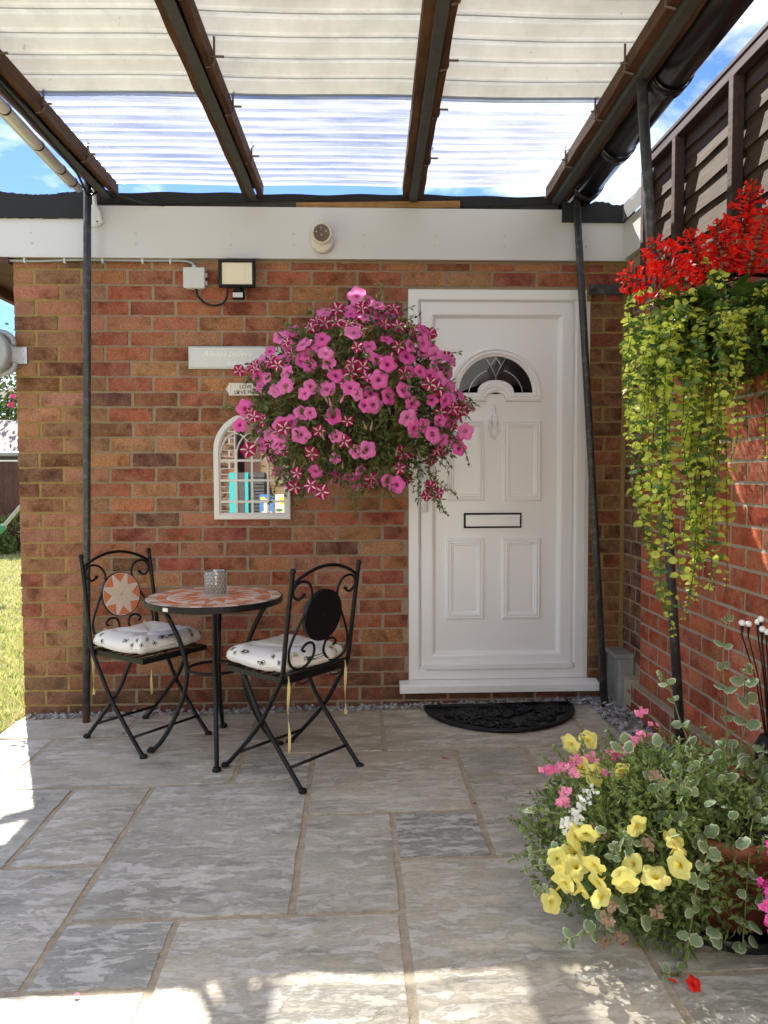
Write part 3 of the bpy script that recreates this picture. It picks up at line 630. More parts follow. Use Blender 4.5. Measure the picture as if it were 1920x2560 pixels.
fence = thing('fence_panel', 'brown overlapping timber fence panel on top of the red garden wall', 'fence')
for k in range(6):
    z = 2.10+k*.101; n = 40; mb = MB(); ph = rnd(0, 6)
    lo = [(y, z+.005*math.sin(y*5+ph)+.003*math.sin(y*13+ph)) for y in np.linspace(-.335, -3.4, n)]
    mb.rings([[(1.421-.004, y, zz) for y, zz in lo], [(1.421+.006, y, zz) for y, zz in lo], [(1.442, y, z+.135) for y, zz in lo], [(1.434, y, z+.135) for y, zz in lo], [(1.417, y, zz) for y, zz in lo]], closed=False); mb.build('board', 'fence', fence)
for y in (-.355, -.712, -1.215, -1.70, -2.2, -2.7, -3.2):
    mb = MB(); mb.rbox(1.372, 1.415, y-.019, y+.019, 2.128, 2.667, .003); mb.build('batten', 'fence_rail', fence)
mb = MB(); mb.rbox(1.378, 1.416, -3.42, -.33, 2.668, 2.708, .003); mb.build('top_rail', 'fence_rail', fence)
mb = MB(); mb.rbox(1.374, 1.47, -3.42, -.33, 2.7085, 2.728, .003); mb.build('cap', 'fence_rail', fence)

# ================================================================== CANOPY
canopy = thing('canopy', 'pole-mounted canopy of opal and clear corrugated plastic sheets on timber rafters', 'canopy')
SK = .022
def rafter(x0, ya=-.02, yb=-2.8, right=False):
    def bar(xa, xb, za, zb, name, mat, par, wob=0):
        m_ = MB(); n = 24 if wob else 2; L = []
        for k in range(n):
            y = ya+(yb-ya)*k/(n-1); ox = x0+SK*y; w = rnd(-wob, wob); w2 = rnd(-wob, wob)
            L.append([(ox+xa+w, y, za+w2), (ox+xb+w2, y, za+w), (ox+xb, y, zb), (ox+xa, y, zb)])
        m_.rings(L, cap_first=True, cap_last=True); return m_.build(name, mat, par)
    r_ = bar(-.0525, .0515, 2.682, 2.7005, 'rafter', 'rafter_wood', canopy)
    bar(-.052, -.018, 2.648, 2.699, 'batten', 'rafter_wood', r_, .003)
    bar(-.016, .022, 2.622, 2.6275, 'angle_iron', 'angle', r_); bar(-.016, -.011, 2.628, 2.675, 'angle_iron', 'angle', r_)
    bar(.024, .052, 2.640, 2.6985, 'batten', 'rafter_wood', r_, .003)
    for y in (-.45, -.92, -1.28, -1.66):
        ox = x0+SK*y+(.058 if x0 < .1 else -.058 if x0 > .5 else .058); m_ = MB()
        m_.tube([(ox, y, 2.74), (ox, y, 2.655), (ox-.004, y, 2.645), (ox-.03 if ox > x0 else ox+.03, y, 2.637)], .0042, 6); m_.tube([(ox-.02, y-.01, 2.668), (ox+.035, y-.01, 2.668)], .004, 6)
        m_.build('hook_bolt', 'rod', r_)
RX = (-1.235, -.505, .305, 1.045)
for x in RX: rafter(x)
def sheet(name, mat, y0, y1, pitch, depth, zc, x0=-1.235, x1=1.08, flat=1.0):
    m_ = MB(); n = int(round((y0-y1)/pitch*20)); nx = 18; L = []
    for k in range(n+1):
        y = y0+(y1-y0)*k/n; ph = 2*math.pi*(y-y0)/pitch; s_ = math.cos(ph); s_ = math.copysign(abs(s_)**flat, s_) if flat >= 1 else max(-1., min(1., (s_+.35)*2.6))
        z = zc+depth*.5*s_
        L.append([(x0+(x1-x0)*i/nx+SK*y, y, z+.003*math.sin(i*.9+y*2)) for i in range(nx+1)])
    m_.rings(L, closed=False); return m_.build(name, mat, canopy, True)
sheet('clear_sheet', 'clear', .03, -.94, .076, .017, 2.715)
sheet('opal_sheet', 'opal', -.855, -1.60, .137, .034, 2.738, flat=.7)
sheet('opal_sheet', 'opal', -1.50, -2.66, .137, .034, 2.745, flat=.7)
def post(a, b, r_=.0185, name='post'):
    a, b = Vector(a), Vector(b); m_ = MB(); m_.tube([a, a.lerp(b, .33), a.lerp(b, .66), b], r_, 14); o = m_.build(name, 'steel', canopy, True); return o
p0 = G(215.6, 1808); post((p0.x, p0.y, p0.z-.03), (-1.298, p0.y+.02, 2.70))
b1 = G(1513, 1768); t1 = W(1437, 420, b1.y+.03); post((b1.x, b1.y, b1.z-.03), t1)
b2 = XP(1702, 1860, 1.325); t2 = ZP(1601, 150, 2.69); dd = (b2-t2).normalized(); b2 = b2+dd*((b2.z-gz(b2.x)+.03)/-dd.z); post(b2, t2, .019)
m_ = MB(); m_.box(1.215, 1.42, -.05, -.042, 2.155, 2.205); m_.tube([(1.24, -.09, 2.18), (1.24, -.045, 2.18)], .008, 6); m_.build('wall_strap', 'steel', canopy)
# gutter down the right edge, with unions
def gutter():
    m_ = MB(); gx, gz_, r_ = 1.17, 2.68, .074
    def half(rr, ya, yb, n=14):
        outer = []
        for y in (ya, yb):
            cx = gx+SK*y
            outer.append([(cx+rr*math.cos(math.pi+math.pi*k/n), y, gz_+rr*math.sin(math.pi+math.pi*k/n)*1.1) for k in range(n+1)]+[(cx+(rr-.004)*math.cos(-math.pi*k/n), y, gz_+(rr-.004)*math.sin(-math.pi*k/n)*1.1) for k in range(n+1)])
        m_.rings(outer, cap_first=True, cap_last=True)
    half(r_, .10, -2.85)
    g_ = m_.build('gutter', 'gutter', canopy, True)
    for y in (-.16, -.62, -1.22, -2.2):
        m_ = MB(); half(r_+.007, y+.03, y-.04); m_.build('gutter_bracket', 'gutter', g_, True)
    m_ = MB(); m_.box(1.10, 1.115, -2.85, .05, 2.64, 2.70); m_.build('gutter_board', 'rafter_wood', canopy)
gutter()

# strip of white tube and cables along the left rafter
lt = thing('tube_light', 'long white tube clipped along the left rafter with black rings', 'tube light')
ta, tb = ZP(196, 470, 2.60), ZP(2, 262, 2.60); tb = ta+(tb-ta)*1.6
m_ = MB(); m_.tube([ta, tb], .021, 14); m_.build('tube', 'conduit', lt, True)
for f in (.06, .17, .36, .6, .8):
    m_ = MB(); p = ta.lerp(tb, f); d = (tb-ta).normalized()*.004; m_.tube([p-d, p+d], .0235, 14); m_.build('clip', 'plastic_black', lt)
m_ = MB(); m_.box(-.012, .012, 0, 1, 0, .018, Matrix.Translation(ta+Vector((-.028, 0, -.004))) @ ((tb-ta).to_track_quat('Y', 'Z').to_matrix().to_4x4()) @ Matrix.Diagonal((1, (tb-ta).length, 1, 1))); m_.build('backing_strip', 'conduit', lt)
m_ = MB(); q0 = Vector((-1.30, -.12, 2.60))
m_.tube([tb+Vector((.045, 0, .03)), ta.lerp(tb, .5)+Vector((.045, 0, .022)), ta.lerp(tb, .1)+Vector((.04, 0, .02)), q0, (-1.25, -.07, 2.655), (-1.18, -.05, 2.63), (-1.08, -.04, 2.60), (-.95, -.03, 2.592)], .0065, 6)
m_.tube([tb+Vector((.055, 0, .035)), ta.lerp(tb, .5)+Vector((.06, 0, .035)), ta.lerp(tb, .1)+Vector((.055, 0, .03)), q0+Vector((.02, 0, .02))], .005, 6)
tag(m_.build('power_cable', 'plastic_black', None, True), 'black power cables sagging from the left rafter to the fascia top', 'cable')

# ================================================================== THINGS ON THE WALL
m_ = MB(); pts = [(-1.76, -.012, 2.318), (-1.6, -.012, 2.315), (-1.4, -.012, 2.323), (-1.2, -.012, 2.322), (-1.0, -.012, 2.322), (-.88, -.012, 2.322), (-.84, -.018, 2.316), (-.812, -.03, 2.30), (-.808, -.035, 2.285)]
wc = thing('wall_cable', 'thin grey cable clipped under the fascia into the junction box', 'cable')
m_.tube(cat_rom(pts, 5), .0065, 7); m_.build('cable', 'grey_plastic', wc, True)
for x in (-1.66, -1.46, -1.27, -1.07, -.93):
    m_ = MB(); m_.box(x-.005, x+.005, -.022, .0, 2.306, 2.33); m_.build('cable_clip', 'box_plastic', wc)
jb = thing('junction_box', 'square grey plastic junction box beside the floodlight', 'junction box')
m_ = MB(); m_.rbox(-.857, -.752, -.052, -.0, 2.176, 2.276, .012); m_.build('body', 'box_plastic', jb)
m_ = MB(); m_.rbox(-.859, -.750, -.06, -.0525, 2.174, 2.278, .004); m_.build('lid', 'box_plastic', jb)
for z in (2.205, 2.245):
    m_ = MB(); m_.tube([(-.752, -.028, z), (-.742, -.028, z)], .012, 10); m_.build('gland', 'box_plastic', jb)
m_ = MB(); m_.tube([(-.808, -.03, 2.276), (-.808, -.03, 2.292)], .012, 10); m_.build('gland', 'box_plastic', jb)
fl = thing('floodlight', 'black framed floodlight with cream panel and motion sensor below', 'floodlight')
m_ = MB(); m_.rbox(-.672, -.498, -.075, -.038, 2.178, 2.308, .006); hs = m_.build('housing', 'plastic_black', fl)
m_ = MB(); rect_rings(m_, -.677, -.493, 2.172, 2.313, [(0, -.07), (0, -.086), (.004, -.090), (.014, -.088), (.018, -.079)]); m_.build('bezel', 'plastic_black', hs)
m_ = MB(); m_.box(-.661, -.509, -.081, -.0765, 2.188, 2.297); m_.box(-.625, -.545, -.0825, -.0812, 2.215, 2.272); m_.build('diffuser', 'cream', hs)
m_ = MB(); m_.box(-.60, -.57, -.04, .0, 2.16, 2.26); m_.build('bracket', 'plastic_black', fl)
m_ = MB(); m_.rbox(-.613, -.55, -.085, -.04, 2.118, 2.158, .006); m_.tube([(-.582, -.06, 2.155), (-.582, -.06, 2.178)], .016, 10); m_.build('motion_sensor', 'plastic_black', fl)
m_ = MB(); m_.rbox(-.607, -.556, -.089, -.086, 2.122, 2.146, .001); m_.build('sensor_lens', 'box_plastic', fl)
m_ = MB(); m_.tube(cat_rom([(-.80, -.03, 2.178), (-.79, -.03, 2.14), (-.755, -.03, 2.105), (-.715, -.03, 2.093), (-.672, -.032, 2.10), (-.645, -.04, 2.13), (-.636, -.05, 2.18)], 6), .0055, 8); m_.build('flex', 'plastic_black', fl, True)

pl = thing('spotlight', 'round ivory battery spotlight tilted on the white fascia', 'spotlight')
m_ = MB(); c0 = Vector((-.155, -.034, 2.412)); m_.lathe([(.058, 0), (.060, .012), (.056, .03), (.045, .036)], 28, Matrix.Translation(c0) @ Matrix.Rotation(math.pi/2, 4, 'X')); m_.build('base', 'ivory', pl, True)
hm = Matrix.Translation((-.158, -.065, 2.452)) @ Matrix.Rotation(math.pi/2+.32, 4, 'X')
m_ = MB(); m_.lathe([(.05, -.01), (.054, .01), (.053, .045), (.047, .05), (.041, .045)], 28, hm, cap=True); hd = m_.build('head', 'ivory', pl, True)
m_ = MB(); m_.lathe([(.001, .052), (.038, .0515), (.0405, .046)], 24, hm, cap=False); m_.build('lens', 'brown_lens', hd)
for a, r_ in ((.4, .025), (1.7, .025), (2.9, .026), (4.6, .008)):
    m_ = MB(); m_.lathe([(.0035, .0522), (.003, .0545), (.001, .0555)], 8, hm @ Matrix.Translation((r_*math.cos(a), r_*math.sin(a), 0))); m_.build('led', 'white_plastic', hd)

ws = thing('wireless_sensor', 'small white pear-shaped sensor with aerial on the fascia beside the pole', 'sensor')
m_ = MB(); m_.rings([[(-1.293+r_*math.cos(a)*(1 if math.sin(a) < 0 else .85), y, 2.515+r_*math.sin(a)*(1.0 if math.sin(a) < 0 else 1.75)) for a in np.linspace(0, 2*math.pi, 25)[:-1]] for r_, y in ((.037, -.034), (.040, -.045), (.040, -.062), (.034, -.068))], cap_last=True); m_.build('body', 'white_plastic', ws)
m_ = MB(); m_.tube([(-1.29, -.055, 2.56), (-1.292, -.056, 2.62), (-1.294, -.056, 2.664)], .011, 10); m_.build('aerial', 'white_plastic', ws, True)
for dx, dz in ((-.02, .015), (.016, -.018)):
    m_ = MB(); m_.tube([(-1.293+dx, -.066, 2.515+dz), (-1.293+dx, -.0695, 2.515+dz)], .0045, 8); m_.build('screw', 'plastic_black', ws)

s1 = thing('wall_plaque', 'long pale grey plaque with faint white script on the brick wall', 'sign')
m_ = MB(); rect_rings(m_, -.848, -.30, 1.776, 1.890, [(0, -.002), (0, -.010), (.009, -.018), (.010, -.017)], True); m_.build('board', 'sign', s1)
text('Always believe', .042, 'ink_white', s1, (-.775, -.0178, 1.838), (math.pi/2, 0, 0), shear=.35)
text('is a', .036, 'ink_white', s1, (-.655, -.0178, 1.795), (math.pi/2, 0, 0), shear=.35)
s2 = thing('dog_sign', 'small cream cast sign with raised black capitals above the arched mirror', 'sign')
m_ = MB(); rect_rings(m_, -.645, -.395, 1.640, 1.704, [(0, -.002), (0, -.010), (.003, -.012), (.006, -.012), (.008, -.0095)], True)
m_.rings([[(-.645, y, 1.695), (-.652, y, 1.683), (-.663, y, 1.672), (-.652, y, 1.661), (-.645, y, 1.649)] for y in (-.002, -.0098)], cap_last=True)
pb = m_.build('plate', 'sign_cream', s2)
m_ = MB(); m_.tube([(-.652, -.009, 1.672), (-.652, -.0115, 1.672)], .004, 8); m_.build('screw', 'galv', s2)
text('LOVE ME', .026, 'ink_black', s2, (-.590, -.0096, 1.676), (math.pi/2, 0, 0), extrude=.0015)
text('L', .026, 'ink_black', s2, (-.618, -.0096, 1.648), (math.pi/2, 0, 0), extrude=.0015)
text('VE MY DOG', .026, 'ink_black', s2, (-.585, -.0096, 1.648), (math.pi/2, 0, 0), extrude=.0015)
m_ = MB()
for dx, dz, r_ in ((0, -.003, .0062), (-.008, .004, .0025), (-.003, .008, .0026), (.003, .008, .0026), (.008, .004, .0025)): m_.tube([(-.5975+dx, -.0096, 1.656+dz), (-.5975+dx, -.0111, 1.656+dz)], r_, 10)
m_.build('paw_print', 'ink_black', s2)

mir = thing('arched_mirror', 'cream arched window mirror with glazing bars on the brick wall', 'mirror')
MX0, MX1, MZ0, MZS = -.727, -.333, 1.0, 1.355; MXC = (MX0+MX1)/2; MR = (MX1-MX0)/2
def arch(i, y, n=24): return [(MX0+i, y, MZ0+i), (MX1-i, y, MZ0+i)]+[(MXC+(MR-i)*math.cos(math.pi*k/n), y, MZS+(MR-i)*math.sin(math.pi*k/n)) for k in range(n+1)]
m_ = MB(); m_.rings([arch(*a) for a in ((0, -.001), (0, -.022), (.004, -.026), (.026, -.026), (.030, -.020), (.034, -.018), (.034, -.006))]); m_.build('frame', 'trim', mir)
m_ = MB(); m_.rings([arch(.0335, -.0085), arch(.034, -.0086)], cap_last=True); m_.build('mirror_glass', 'mirror', mir)
ix0, ix1 = MX0+.034, MX1-.034; cw = (ix1-ix0)/4
for k in (1, 2, 3): m_ = MB(); x = ix0+cw*k; m_.rbox(x-.006, x+.006, -.018, -.0088, MZ0+.034, MZS+.005, .0015); m_.build('glazing_bar', 'trim', mir)
for z in (1.092, 1.202, 1.305): m_ = MB(); m_.rbox(ix0+.0, ix1, -.0186, -.0094, z-.006, z+.006, .0015); m_.build('glazing_bar', 'trim', mir)
for k in range(3):
    m_ = MB(); xa = ix0+cw*k; c_ = (xa+cw, MZS-.03)
    pth = [(c_[0]+cw*1.0*math.cos(a)*1, -.0135, MZS-.04+.13*math.sin(a)) for a in np.linspace(0, math.pi, 15) if (c_[0]+cw*math.cos(a)-MXC)**2+max(0, MZS-.04+.13*math.sin(a)-MZS)**2 < (MR-.036)**2]
    m_.tube(pth, .0045, 6); m_.build('gothic_bar', 'trim', mir)

hr = thing('hose_reel', 'round grey plastic hose reel fixed to the wall corner', 'hose reel')
ax = Matrix.Translation((-1.835, -.05, 1.845)) @ Matrix.Rotation(math.pi/2, 4, 'X')
m_ = MB(); m_.lathe([(.10, -.05), (.118, -.04), (.122, 0), (.122, .05), (.115, .062), (.10, .066), (.095, .058), (.055, .060), (.045, .068), (.018, .07)], 36, ax); m_.build('drum', 'grey_plastic', hr, True)
m_ = MB(); m_.tube(cat_rom([(-1.80, -.06, 1.955), (-1.745, -.06, 1.945), (-1.715, -.055, 1.92), (-1.71, -.05, 1.89)], 4), .014, 8); m_.build('arm', 'grey_plastic', hr, True); m_ = MB(); m_.tube(cat_rom([(-1.80, -.06, 1.735), (-1.745, -.06, 1.748), (-1.71, -.055, 1.772), (-1.708, -.05, 1.80)], 4), .014, 8); m_.build('arm', 'grey_plastic', hr, True)
m_ = MB(); m_.box(-1.71, -1.663, -.012, -.001, 1.80, 1.885); m_.box(-1.725, -1.71, -.07, -.001, 1.80, 1.885); m_.build('bracket', 'galv', hr)
for z in (1.822, 1.862): m_ = MB(); m_.tube([(-1.683, -.012, z), (-1.683, -.018, z)], .006, 6); m_.build('bolt', 'galv', hr)

# ================================================================== DOORMAT
mat_ = thing('doormat', 'black half-round rubber doormat with open scrollwork before the white door', 'doormat', (.742, -.075, gz(.742)+.006))
mat_.rotation_euler = (0, -SLOPE, 0)
A, B = .388, .415
m_ = MB(); half = [(A*math.cos(math.pi+math.pi*k/40), B*math.sin(math.pi+math.pi*k/40), .0) for k in range(41)]
m_.rings([[(x, y, .0) for x, y, z in half], [(x, y, .004) for x, y, z in half]], cap_last=True); m_.build('base', 'rubber', mat_)
m_ = MB(); m_.tube([(x*.985, y*.985-.003, .008) for x, y, z in half]+[(-A*.985, -.003, .008)], .010, 8); m_.tube([(x*.93, y*.92-.008, .007) for x, y, z in half]+[(-A*.93, -.008, .007)], .005, 6); m_.build('rim', 'rubber', mat_, True)
m_ = MB()
def scroll(cx, cy, r_, a0, sgn, turns=1.6):
    n = 20; m_.tube([(cx+r_*(1-.8*k/n)*math.cos(a0+sgn*turns*6.283*k/n), cy+r_*(1-.8*k/n)*math.sin(a0+sgn*turns*6.283*k/n), .012) for k in range(n+1)], .006, 5)
for k in range(46):
    for t in range(30):
        x, y = rnd(-.33, .33), rnd(-.36, -.04); r_ = rnd(.03, .06)
        if (x/(A-r_))**2+(y/(B-r_))**2 < .93 and y < -r_*.7: break
    scroll(x, y, r_, rnd(0, 6.28), rng.choice((-1, 1)))
m_.build('scrollwork', 'rubber', mat_, True)

# ================================================================== TABLE
TC = Vector((-.634, -.565, gz(-.634))); TH = .695
tab = thing('bistro_table', 'round mosaic bistro table with curved black metal legs', 'table', TC)
m_ = MB(); m_.lathe([(.30, TH-.028), (.306, TH-.026), (.306, TH-.002), (.303, TH+.0005), (.298, TH-.0015), (.0005, TH-.0015)], 64); top = m_.build('tabletop', ['black', 'grout'], tab)
for p in top.data.polygons:
    if p.center.z > TH-.0018 and math.hypot(p.center.x, p.center.y) < .297: p.material_index = 1
def tile(poly, z, mat, parent, h=.003, gap=.0018, tform=None):
    c = sum((Vector((*p, 0)) for p in poly), Vector())/len(poly); m_ = MB(); ins = []
    for p in poly:
        v = Vector((*p, 0)); d = c-v; ins.append(v+d*min(.3, gap/max(d.length, 1e-4)))
    lo = [(v.x, v.y, z) for v in ins]; hi = [(v.x, v.y, z+h*.75) for v in ins]; tp_ = [((v+(c-v)*.06).x, (v+(c-v)*.06).y, z+h) for v in ins]
    L = [lo, hi, tp_]
    if tform is not None: L = [[tform @ Vector(p) for p in l] for l in L]
    m_.rings(L, cap_last=True); m_.build('tile', mat, parent)
def sector(r0, r1, a0, a1, n=2): return [(r0*math.cos(a), r0*math.sin(a)) for a in np.linspace(a0, a1, n)]+[(r1*math.cos(a), r1*math.sin(a)) for a in np.linspace(a1, a0, n)]
def pol(r_, a): return (r_*math.cos(a), r_*math.sin(a))
NT_ = 36
for k in range(NT_):
    a0, a1 = 2*math.pi*k/NT_, 2*math.pi*(k+1)/NT_
    tile(sector(.258, .2975, a0, a1), TH-.0015, ('tile_brown', 'tile_pink', 'tile_beige')[k % 3], top); tile(sector(.208, .255, a0+.06, a1+.06), TH-.0015, 'tile_orange' if k % 4 else 'tile_pink', top)
for k in range(16):
    a = 2*math.pi*k/16; h = math.pi/16
    tile([pol(.118, a-h), pol(.2, a), pol(.118, a+h)], TH-.0015, 'tile_orange', top)
    tile([pol(.121, a+h), pol(.203, a+.02), pol(.205, a+h), pol(.203, a+2*h-.02)], TH-.0015, 'tile_beige', top)
def star(R_, z, parent, tform=None, c1='tile_beige', c2='tile_orange'):
    for k in range(8):
        a = 2*math.pi*k/8+.12; h = math.pi/8; ri = R_*.56
        tile([(0, 0), pol(ri, a-h), pol(R_*.97, a)], z, c1, parent, tform=tform, gap=.0012); tile([(0, 0), pol(R_*.97, a), pol(ri, a+h)], z, c1, parent, tform=tform, gap=.0012)
        arc = [pol(R_, t) for t in np.linspace(a+.05, a+2*h-.05, 5)]
        tile([pol(ri, a+h)]+arc, z, c2, parent, tform=tform, gap=.0012)
star(.114, TH-.0015, top, None, 'tile_pink', 'tile_orange')
m_ = MB(); m_.box(-.0135, .0135, -.003, .001, TH-.021, TH-.006, Matrix.Rotation(-.52, 4, 'Z') @ Matrix.Translation((.0, -.3055, 0))); m_.build('maker_tag', 'trim', tab)
lang = [math.atan2(-.598+.565, -.901+.634), math.atan2(-.854+.565, -.581+.634), math.atan2(-.548+.565, -.326+.634), math.atan2(-.257+.565, -.651+.634)]
for a in lang:
    m_ = MB(); prof = [(.235, TH-.03), (.20, .60), (.155, .50), (.128, .40), (.125, .34), (.14, .25), (.19, .13), (.245, .04), (.285, .005)]
    m_.tube([(r_*math.cos(a), r_*math.sin(a), z) for r_, z in [tuple(p)[:2] for p in cat_rom([(p[0], p[1], 0) for p in prof], 5)]], .0105, 10); lg = m_.build('leg', 'black', tab, True)
    m_ = MB(); m_.lathe([(.014, 0), (.019, .003), (.019, .014), (.013, .02)], 14, Matrix.Translation((.285*math.cos(a), .285*math.sin(a), 0))); m_.build('foot', 'rubber', lg)
m_ = MB(); m_.tube([(.118*math.cos(t), .118*math.sin(t), .37) for t in np.linspace(0, 2*math.pi, 41)], .007, 8); m_.build('ring', 'black', tab, True)

cn = thing('candle_holder', 'smoky glass tumbler candle holder with honeycomb overlay on the mosaic table', 'candle holder', TC+Vector((.0, .035, TH+.0035)))
m_ = MB(); m_.lathe([(.046, 0), (.047, .002), (.047, .106), (.0455, .108), (.044, .106), (.044, .006), (.001, .006)], 32); m_.build('glass', 'candle_glass', cn, True)
m_ = MB(); m_.lathe([(.058, -.0005), (.06, .002), (.055, .003), (.02, .0031)], 28); m_.build('coaster', 'tile_beige', cn)
m_ = MB(); nx = 16; rr = .0478
for row in range(7):
    for k in range(nx):
        a0 = 2*math.pi*(k+(row % 2)*.5)/nx; zc = .012+row*.0142; hx = 2*math.pi/nx/2*.93
        hexp = [(a0+hx*math.cos(t)/math.cos(math.pi/6)*.87, zc+.0085*math.sin(t)) for t in [math.pi/6+i*math.pi/3 for i in range(6)]]
        m_.tube([(rr*math.cos(a), rr*math.sin(a), z) for a, z in hexp+hexp[:1]], .0013, 4, cap=False)
m_.build('honeycomb', 'candle_metal', cn)

# ================================================================== CHAIRS
def chair(name, label, c, u, gr):
    rz = math.atan2(u[1], u[0]); t = thing(name, label, 'chair', (c[0], c[1], gz(c[0])), rz, gr)      # local +x = front, +y = left
    SH = .435
    def part(mb, nm, mt='black', par=None, sm=True): return mb.build(nm, mt, par or t, sm)
    for s_ in (-1, 1):
        w = .19*s_
        path = cat_rom([(-.205, w, .862), (-.185, w, .74), (-.16, w, .58), (-.145, w, .47), (-.128, w, .42), (-.08, w, .345), (.0, w*.99, .225), (.12, w*.985, .10), (.222, w*.98, .004)], 5)
        m_ = MB(); m_.tube(path, .0095, 8); lg = part(m_, 'leg')
        m_ = MB(); m_.lathe([(.012, 0), (.0175, .003), (.0175, .013), (.011, .018)], 12, Matrix.Translation((.222, w*.98, 0))); part(m_, 'foot', 'rubber', lg)
        m_ = MB(); m_.lathe([(.004, 0), (.0115, .004), (.0125, .012), (.008, .02), (.002, .022)], 12, Matrix.Translation((-.206, w, .855))); part(m_, 'finial', 'black', lg)
        w2 = .168*s_
        m_ = MB(); m_.tube(cat_rom([(.14, w2, SH-.005), (.10, w2, .385), (.03, w2, .27), (-.10, w2, .13), (-.225, w2, .004)], 5), .0095, 8); lg = part(m_, 'leg')
        m_ = MB(); m_.lathe([(.012, 0), (.0175, .003), (.0175, .013), (.011, .018)], 12, Matrix.Translation((-.225, w2, 0))); part(m_, 'foot', 'rubber', lg)
    m_ = MB(); m_.tube([(.145, -.188, .078), (.145, .188, .078)], .0065, 8); part(m_, 'stretcher')
    m_ = MB(); m_.tube([(-.15, -.168, .08), (-.15, .168, .08)], .0065, 8); part(m_, 'stretcher')
    # seat frame and woven flat slats
    fr = MB(); fr.box(-.145, .225, -.182, -.174, SH-.02, SH+.002); fr.box(-.145, .225, .174, .182, SH-.02, SH+.002); fr.box(.217, .2255, -.174, .174, SH-.02, SH+.0015); fr.box(-.1455, -.138, -.174, .174, SH-.02, SH+.0015)
    sf_ = part(fr, 'seat_frame', 'black', None, False)
    for k in range(7):
        m_ = MB(); x = -.115+k*.052; m_.box(x-.014, x+.014, -.173, .173, SH-.0035, SH-.0005); m_.build('slat', 'black', sf_)
    for yy_ in (-.09, .09):
        m_ = MB(); m_.tube(cat_rom([(-.146, yy_-.02, SH-.015), (-.158, yy_-.02, SH-.03), (-.158, yy_+.02, SH-.03), (-.146, yy_+.02, SH-.015)], 4), .003, 6); m_.build('hook', 'black', sf_)
    # back: posts lean back, coordinates (s sideways -1..1, tt up 0..1)
    def bk(s_, tt, off=0): return (-.148-.045*tt-.012*tt*tt+off, s_*.186, .475+tt*.365)
    m_ = MB(); m_.tube([bk(-1+2*k/20, .92+.17*math.sin(math.pi*k/20)**.8) for k in range(21)], .0072, 8); part(m_, 'top_arch')
    m_ = MB(); m_.tube([bk(-1, -.06), bk(1, -.06)], .0062, 8); part(m_, 'back_rail')
    cp = [(-.70, .785), (-.62, .80), (-.69, .77), (-.81, .75), (-.95, .81), (-.92, .90), (-.745, .945), (-.525, .915), (-.40, .805), (-.45, .67), (-.65, .49), (-.855, .285), (-.91, .155), (-.82, .025), (-.56, -.04), (-.316, 0), (-.15, .11), (-.205, .22), (-.40, .235), (-.525, .18), (-.44, .15)]
    for s_ in (1, -1):
        m_ = MB(); m_.tube([bk(*p[:2]) for p in cat_rom([(a*s_, b, 0) for a, b in cp], 5)], .0056, 7); part(m_, 'scroll')
    # round mosaic medallion
    tf = Matrix.Translation(bk(0, .53)) @ Matrix.Rotation(math.pi/2-.135, 4, 'Y') @ Matrix.Rotation(.3, 4, 'Z')
    m_ = MB(); m_.lathe([(.001, -.010), (.104, -.010), (.107, -.008), (.107, .008), (.1045, .009), (.103, .0065), (.001, .0065)], 48, tf, cap=False); md = m_.build('medallion', ['black', 'grout'], t)
    ctr = Vector(bk(0, .53)); ax_ = (tf.to_3x3() @ Vector((0, 0, 1)))
    for p in md.data.polygons:
        dv = p.center-ctr; hgt = dv.dot(ax_)
        if hgt > .006 and (dv-ax_*hgt).length < .1025: p.material_index = 1
    star(.101, .0065, md, tf)
    return t
uL = (.793, -.61); uR = (-.745, .667)
chair('bistro_chair', 'black scrollwork bistro chair by the upright pole, star mosaic medallion facing out', (-.996, -.384), uL, 'bistro chairs at the mosaic table')
chair('bistro_chair', 'black scrollwork bistro chair near the door, plain black back of medallion showing', (-.264, -.813), uR, 'bistro chairs at the mosaic table')

